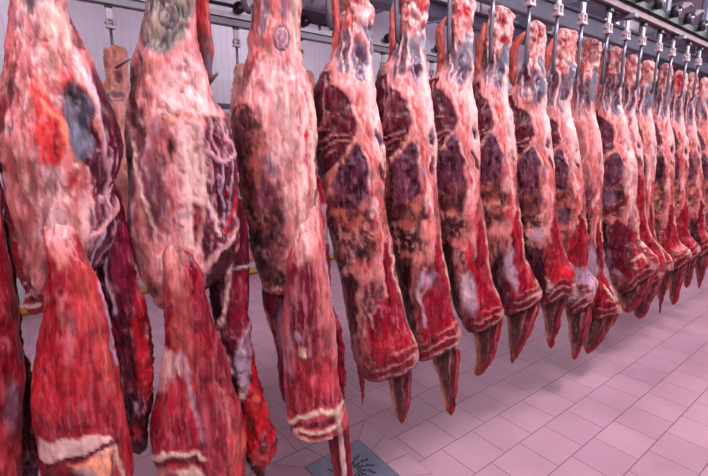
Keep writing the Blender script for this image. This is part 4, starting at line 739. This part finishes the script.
s.loft('flank', [(180,88,120),(205,88,124),(224,90,128),(240,92,132),(262,94,135),(280,96,138),(300,100,146),(330,106,151),(360,111,153),(395,112,152),(420,116,151),(440,122,150),(450,130,147),(455,136,142)],
    MAR, [P([(108,225),(118,215),(134,235),(136,280),(126,310),(112,280)],(116,14,46),.9,3), E(100,250,6,30,DMAR,0,.8,.5), S([(104,255),(106,285),(112,310)],1.8,LILAC,.8,1), S([(88,235),(104,222),(112,218)],3,(226,160,160),.85,1.5), E(124,290,8,25,(90,8,34),0,.8,.5), P([(138,270),(150,320),(152,370),(148,400),(136,380),(132,320)],(170,20,30),.85,3), E(142,350,4,20,BRT,0,.7,.5), E(128,405,10,14,BLK,0,.8,.5), E(138,430,9,8,(140,14,30),0,.8,.5), E(134,400,3,5,LILAC,0,.7,.4), E(145,330,2,10,PALE,0,.5,.5)],
    seed=3, voff=.02, m=110, ratio=.6, rag=.005, marb=1)

# ---- quarter cut by the left edge
s = side_at(-62, 20, 'carcass at the left edge of the view, only its dark red side showing')
s.loft('haunch', [(-120,-100,-45),(-60,-110,-30),(0,-118,-18),(60,-122,-8),(110,-125,-4),(160,-128,-1),(190,-128,2),(217,-125,6),(240,-122,10),(261,-118,12),(304,-108,18),(340,-100,22),(370,-96,25),(400,-94,25),(440,-92,23),(476,-90,22),(500,-84,14)],
    (150,30,44), [P([(-60,-60),(6,100),(4,200),(-10,240),(-60,240)],FAT,.7,8), P([(0,200),(10,220),(22,340),(12,400),(0,380)],(120,8,26),.9,4), E(12,400,8,26,(150,120,140),0,.7,.5), E(12,450,10,26,(186,70,70),0,.6,.6), S([(0,232),(8,300)],1.4,RED,.6,1), E(6,190,3,14,LILAC,0,.6,.5)], seed=1, m=150, ratio=.7)
s.loft('flank', [(215,-20,8),(262,-10,14),(304,-5,22),(340,0,26),(366,2,33),(400,5,36),(428,8,38),(476,6,38),(500,10,30)], (84,10,26), [E(30,400,5,30,(60,6,16),0,.8,.5)], seed=3, voff=.06, m=80, ratio=.6, rag=.006, marb=1)

# ---- the row on the far rail
def far_quarter(px, seed, label, rows, ops, base=(232,156,144)):
    s = side_at(px, seed, label, 2.95, 'beef quarters on the far rail')
    s.loft('haunch', rows, base, ops, seed=1, m=72, warp=2, relief=.02, disp=.012)
    return s
far_quarter(114, 31, 'small knobbly carcass end on the far rail between the first and second big ones', [(45,110,121),(49,106,126),(56,105,127.5),(66,106,127),(78,108,128),(92,108,130),(105,104,134),(125,98,140),(160,92,146),(200,90,148),(240,92,146),(275,98,140),(288,104,132)],
    [E(116,52,10,6,(232,150,122),0,.8,.5), E(112,66,5,6,PINK,0,.7,.5), E(119,78,4,6,(120,30,34),0,.9,.4), E(113,84,4,7,(226,140,116),0,.8,.5), E(118,96,7,3,(90,60,90),0,.8,.4), S([(110,90),(114,102)],1.2,PALE,.7), S([(110,97),(118,93),(126,97),(122,102),(113,102),(110,97)],.7,GRP,.9)])
far_quarter(240, 32, 'small pale carcass on the far rail seen between the second and third big ones', [(63,236,246),(68,234.5,250),(80,234,252),(92,233,253),(110,232,262),(140,226,270),(180,222,276),(220,224,274),(250,230,264),(262,238,256)], [E(238,76,4,6,(232,190,180),0,.7,.5), E(240,85,3,6,BRT,0,.6,.5)])
far_quarter(20, 33, 'red ribs of a carcass on the far rail showing beneath the first big one', [(40,14,26),(50,10,32),(90,8,36),(150,4,44),(210,2,48),(260,8,48),(280,18,47),(295,24,46),(308,26,44),(315,30,40)], [E(34,290,5,14,DMAR,0,.8,.5), S([(24,282),(36,276),(44,285)],1.4,PALE,.9), S([(25,296),(36,290),(44,300)],1.4,PALE,.9), S([(26,306),(38,304)],2,PALE,.8)], (150,30,40))
far_quarter(306, 34, 'carcass on the far rail hidden behind the third big one', [(70,300,311),(80,298,314),(110,294,322),(160,288,330),(210,288,330),(240,294,324),(255,300,316)], [])

# ---- hooks and trolleys
NAMES = {0: 'hook at the left edge, top of the first big carcass', 1: 'hook above the second big carcass, outside the top of the view', 2: 'hook above the third big carcass', 3: 'hook whose trolley is above the view, holding the fourth carcass',
 4: 'hook going into the tendon loop of the fifth carcass', 5: 'hook shaft left of the sixth carcass shank', 6: 'hook shaft left of the seventh carcass shank', 7: 'hook shaft left of the eighth carcass shank',
 8: 'hook with swivel block just inside the top edge, left of the ninth carcass', 9: 'hook with swivel block left of the dark red tenth shank', 10: 'hook left of the eleventh carcass in a wide tendon loop', 11: 'hook of the twelfth carcass on the near rail',
 12: 'hook of the thirteenth carcass on the near rail', 13: 'hook of the fourteenth carcass on the near rail', 14: 'hook of the fifteenth carcass, reddest shank', 15: 'hook of the sixteenth carcass on the near rail', 16: 'last hook in view on the near rail at the right edge'}
HX = [-.02, .25, .52, .80, 1.085, 1.355, 1.62, 1.885, 2.125, 2.365, 2.655, 2.89, 3.12, 3.39, 3.63, 3.92, 4.18]
proto = make_hook(NAMES[0], .27, 'hooks on the near rail')
for i, x in enumerate(HX):
    h = proto if i == 0 else copy_tree(proto)
    h.location = (x, 1.2, 2.295); h['label'] = NAMES[i]
proto = make_hook('hook with shackle above the small orange carcass end on the far rail', .22, 'hooks on the far rail', lever=False)
labs = ['hook with shackle above the small orange carcass end on the far rail', 'hook with shackle above the small pale carcass between the second and third big ones', 'hook shackle on the far rail just right of the third carcass stamp', 'empty hook on the far rail right of the fourth shank', 'empty hook on the far rail right of the fifth shank', 'hook of the far rail hidden behind the first big carcass']
for i, x in enumerate((.475, 1.225, 1.72, 2.52, 3.12, -.28)):
    h = proto if i == 0 else copy_tree(proto)
    h.location = (x, 2.95, 2.345); h['label'] = labs[i]
# short steel skewers stuck through the small carcasses
for (a, b_, lab) in (((116,68,2.86),(130,59,2.80),'dark steel skewer poking out of the small orange carcass end'), ((208,83,1.2),(217,73,1.16),'dark skewer tip poking out right of the second big carcass')):
    tag(MB().tube([at(*a), at(*b_)], [.008, .005], 10).build('skewer', SHAFT), lab, 'skewer')

# ------------------------------------------------------------ light
def lamp(label, x, y, z, sx, sy, power, col=(1, .93, .97), rz=0, grp='batten lamps over the aisle'):
    e = empty('ceiling_lamp', (x, y, z)); tag(e, label, 'lamp', grp); e.rotation_euler = (0, 0, rz)
    MB().box(-sx/2, sx/2, -sy/2, sy/2, 0, .05).build('lamp_housing', CEIL, e)
    MB().box(-sx*.4, -sx*.4+.01, -.005, .005, .05, 3.6-z).box(sx*.4, sx*.4+.01, -.005, .005, .05, 3.6-z).build('suspension_rod', STEEL, e)
    l = bpy.data.lights.new('lamp_light', 'AREA'); l.shape = 'RECTANGLE'; l.size = sx; l.size_y = sy; l.energy = power; l.color = col
    o = bpy.data.objects.new('lamp_light', l); C.objects.link(o); o.parent = e; o.location = (0, 0, -.01)
    l = bpy.data.lights.new('ceiling_fill_light', 'AREA'); l.shape = 'RECTANGLE'; l.size = sx; l.size_y = sy*.6; l.energy = power*.6; l.color = col  # upward fill added to brighten the dark ceiling and beams
    o = bpy.data.objects.new('ceiling_fill_light', l); C.objects.link(o); o.parent = e; o.location = (0, 0, .06); o.rotation_euler = (pi, 0, 0)
for i, x in enumerate((-1.2, 1.2, 3.6, 6.0, 8.6)):
    lamp('white batten lamp hung over the aisle beside the near rail', x, -.15, 3.2, 1.1, .22, 105)
for i, x in enumerate((-.4, 2.2, 5.0, 8.0)):
    lamp('white batten lamp hung between the far rail and the back wall', x, 3.9, 3.2, 1.4, .25, 32, grp='batten lamps near the back wall')
wd = bpy.data.worlds.new('World'); bpy.context.scene.world = wd; wd.use_nodes = True
bg = wd.node_tree.nodes['Background']; bg.inputs[0].default_value = (1.0, .88, .94, 1); bg.inputs[1].default_value = .15

# ------------------------------------------------------------ camera
cam = bpy.data.cameras.new('camera'); co = bpy.data.objects.new('camera', cam); C.objects.link(co)
cam.sensor_width = 36; cam.lens = F*36/708; cam.clip_start = .02
from mathutils import Matrix, Vector
Mx = Matrix((Vector(Rt), Vector(UP), Vector(-FW))).transposed()
co.matrix_world = Matrix.Translation((0, 0, CAMZ)) @ Mx.to_4x4()
bpy.context.scene.camera = co
vs = bpy.context.scene.view_settings
vs.view_transform = 'Standard'; vs.look = 'None'; vs.exposure = -0.58; vs.gamma = 1.0; vs.use_curve_mapping = False
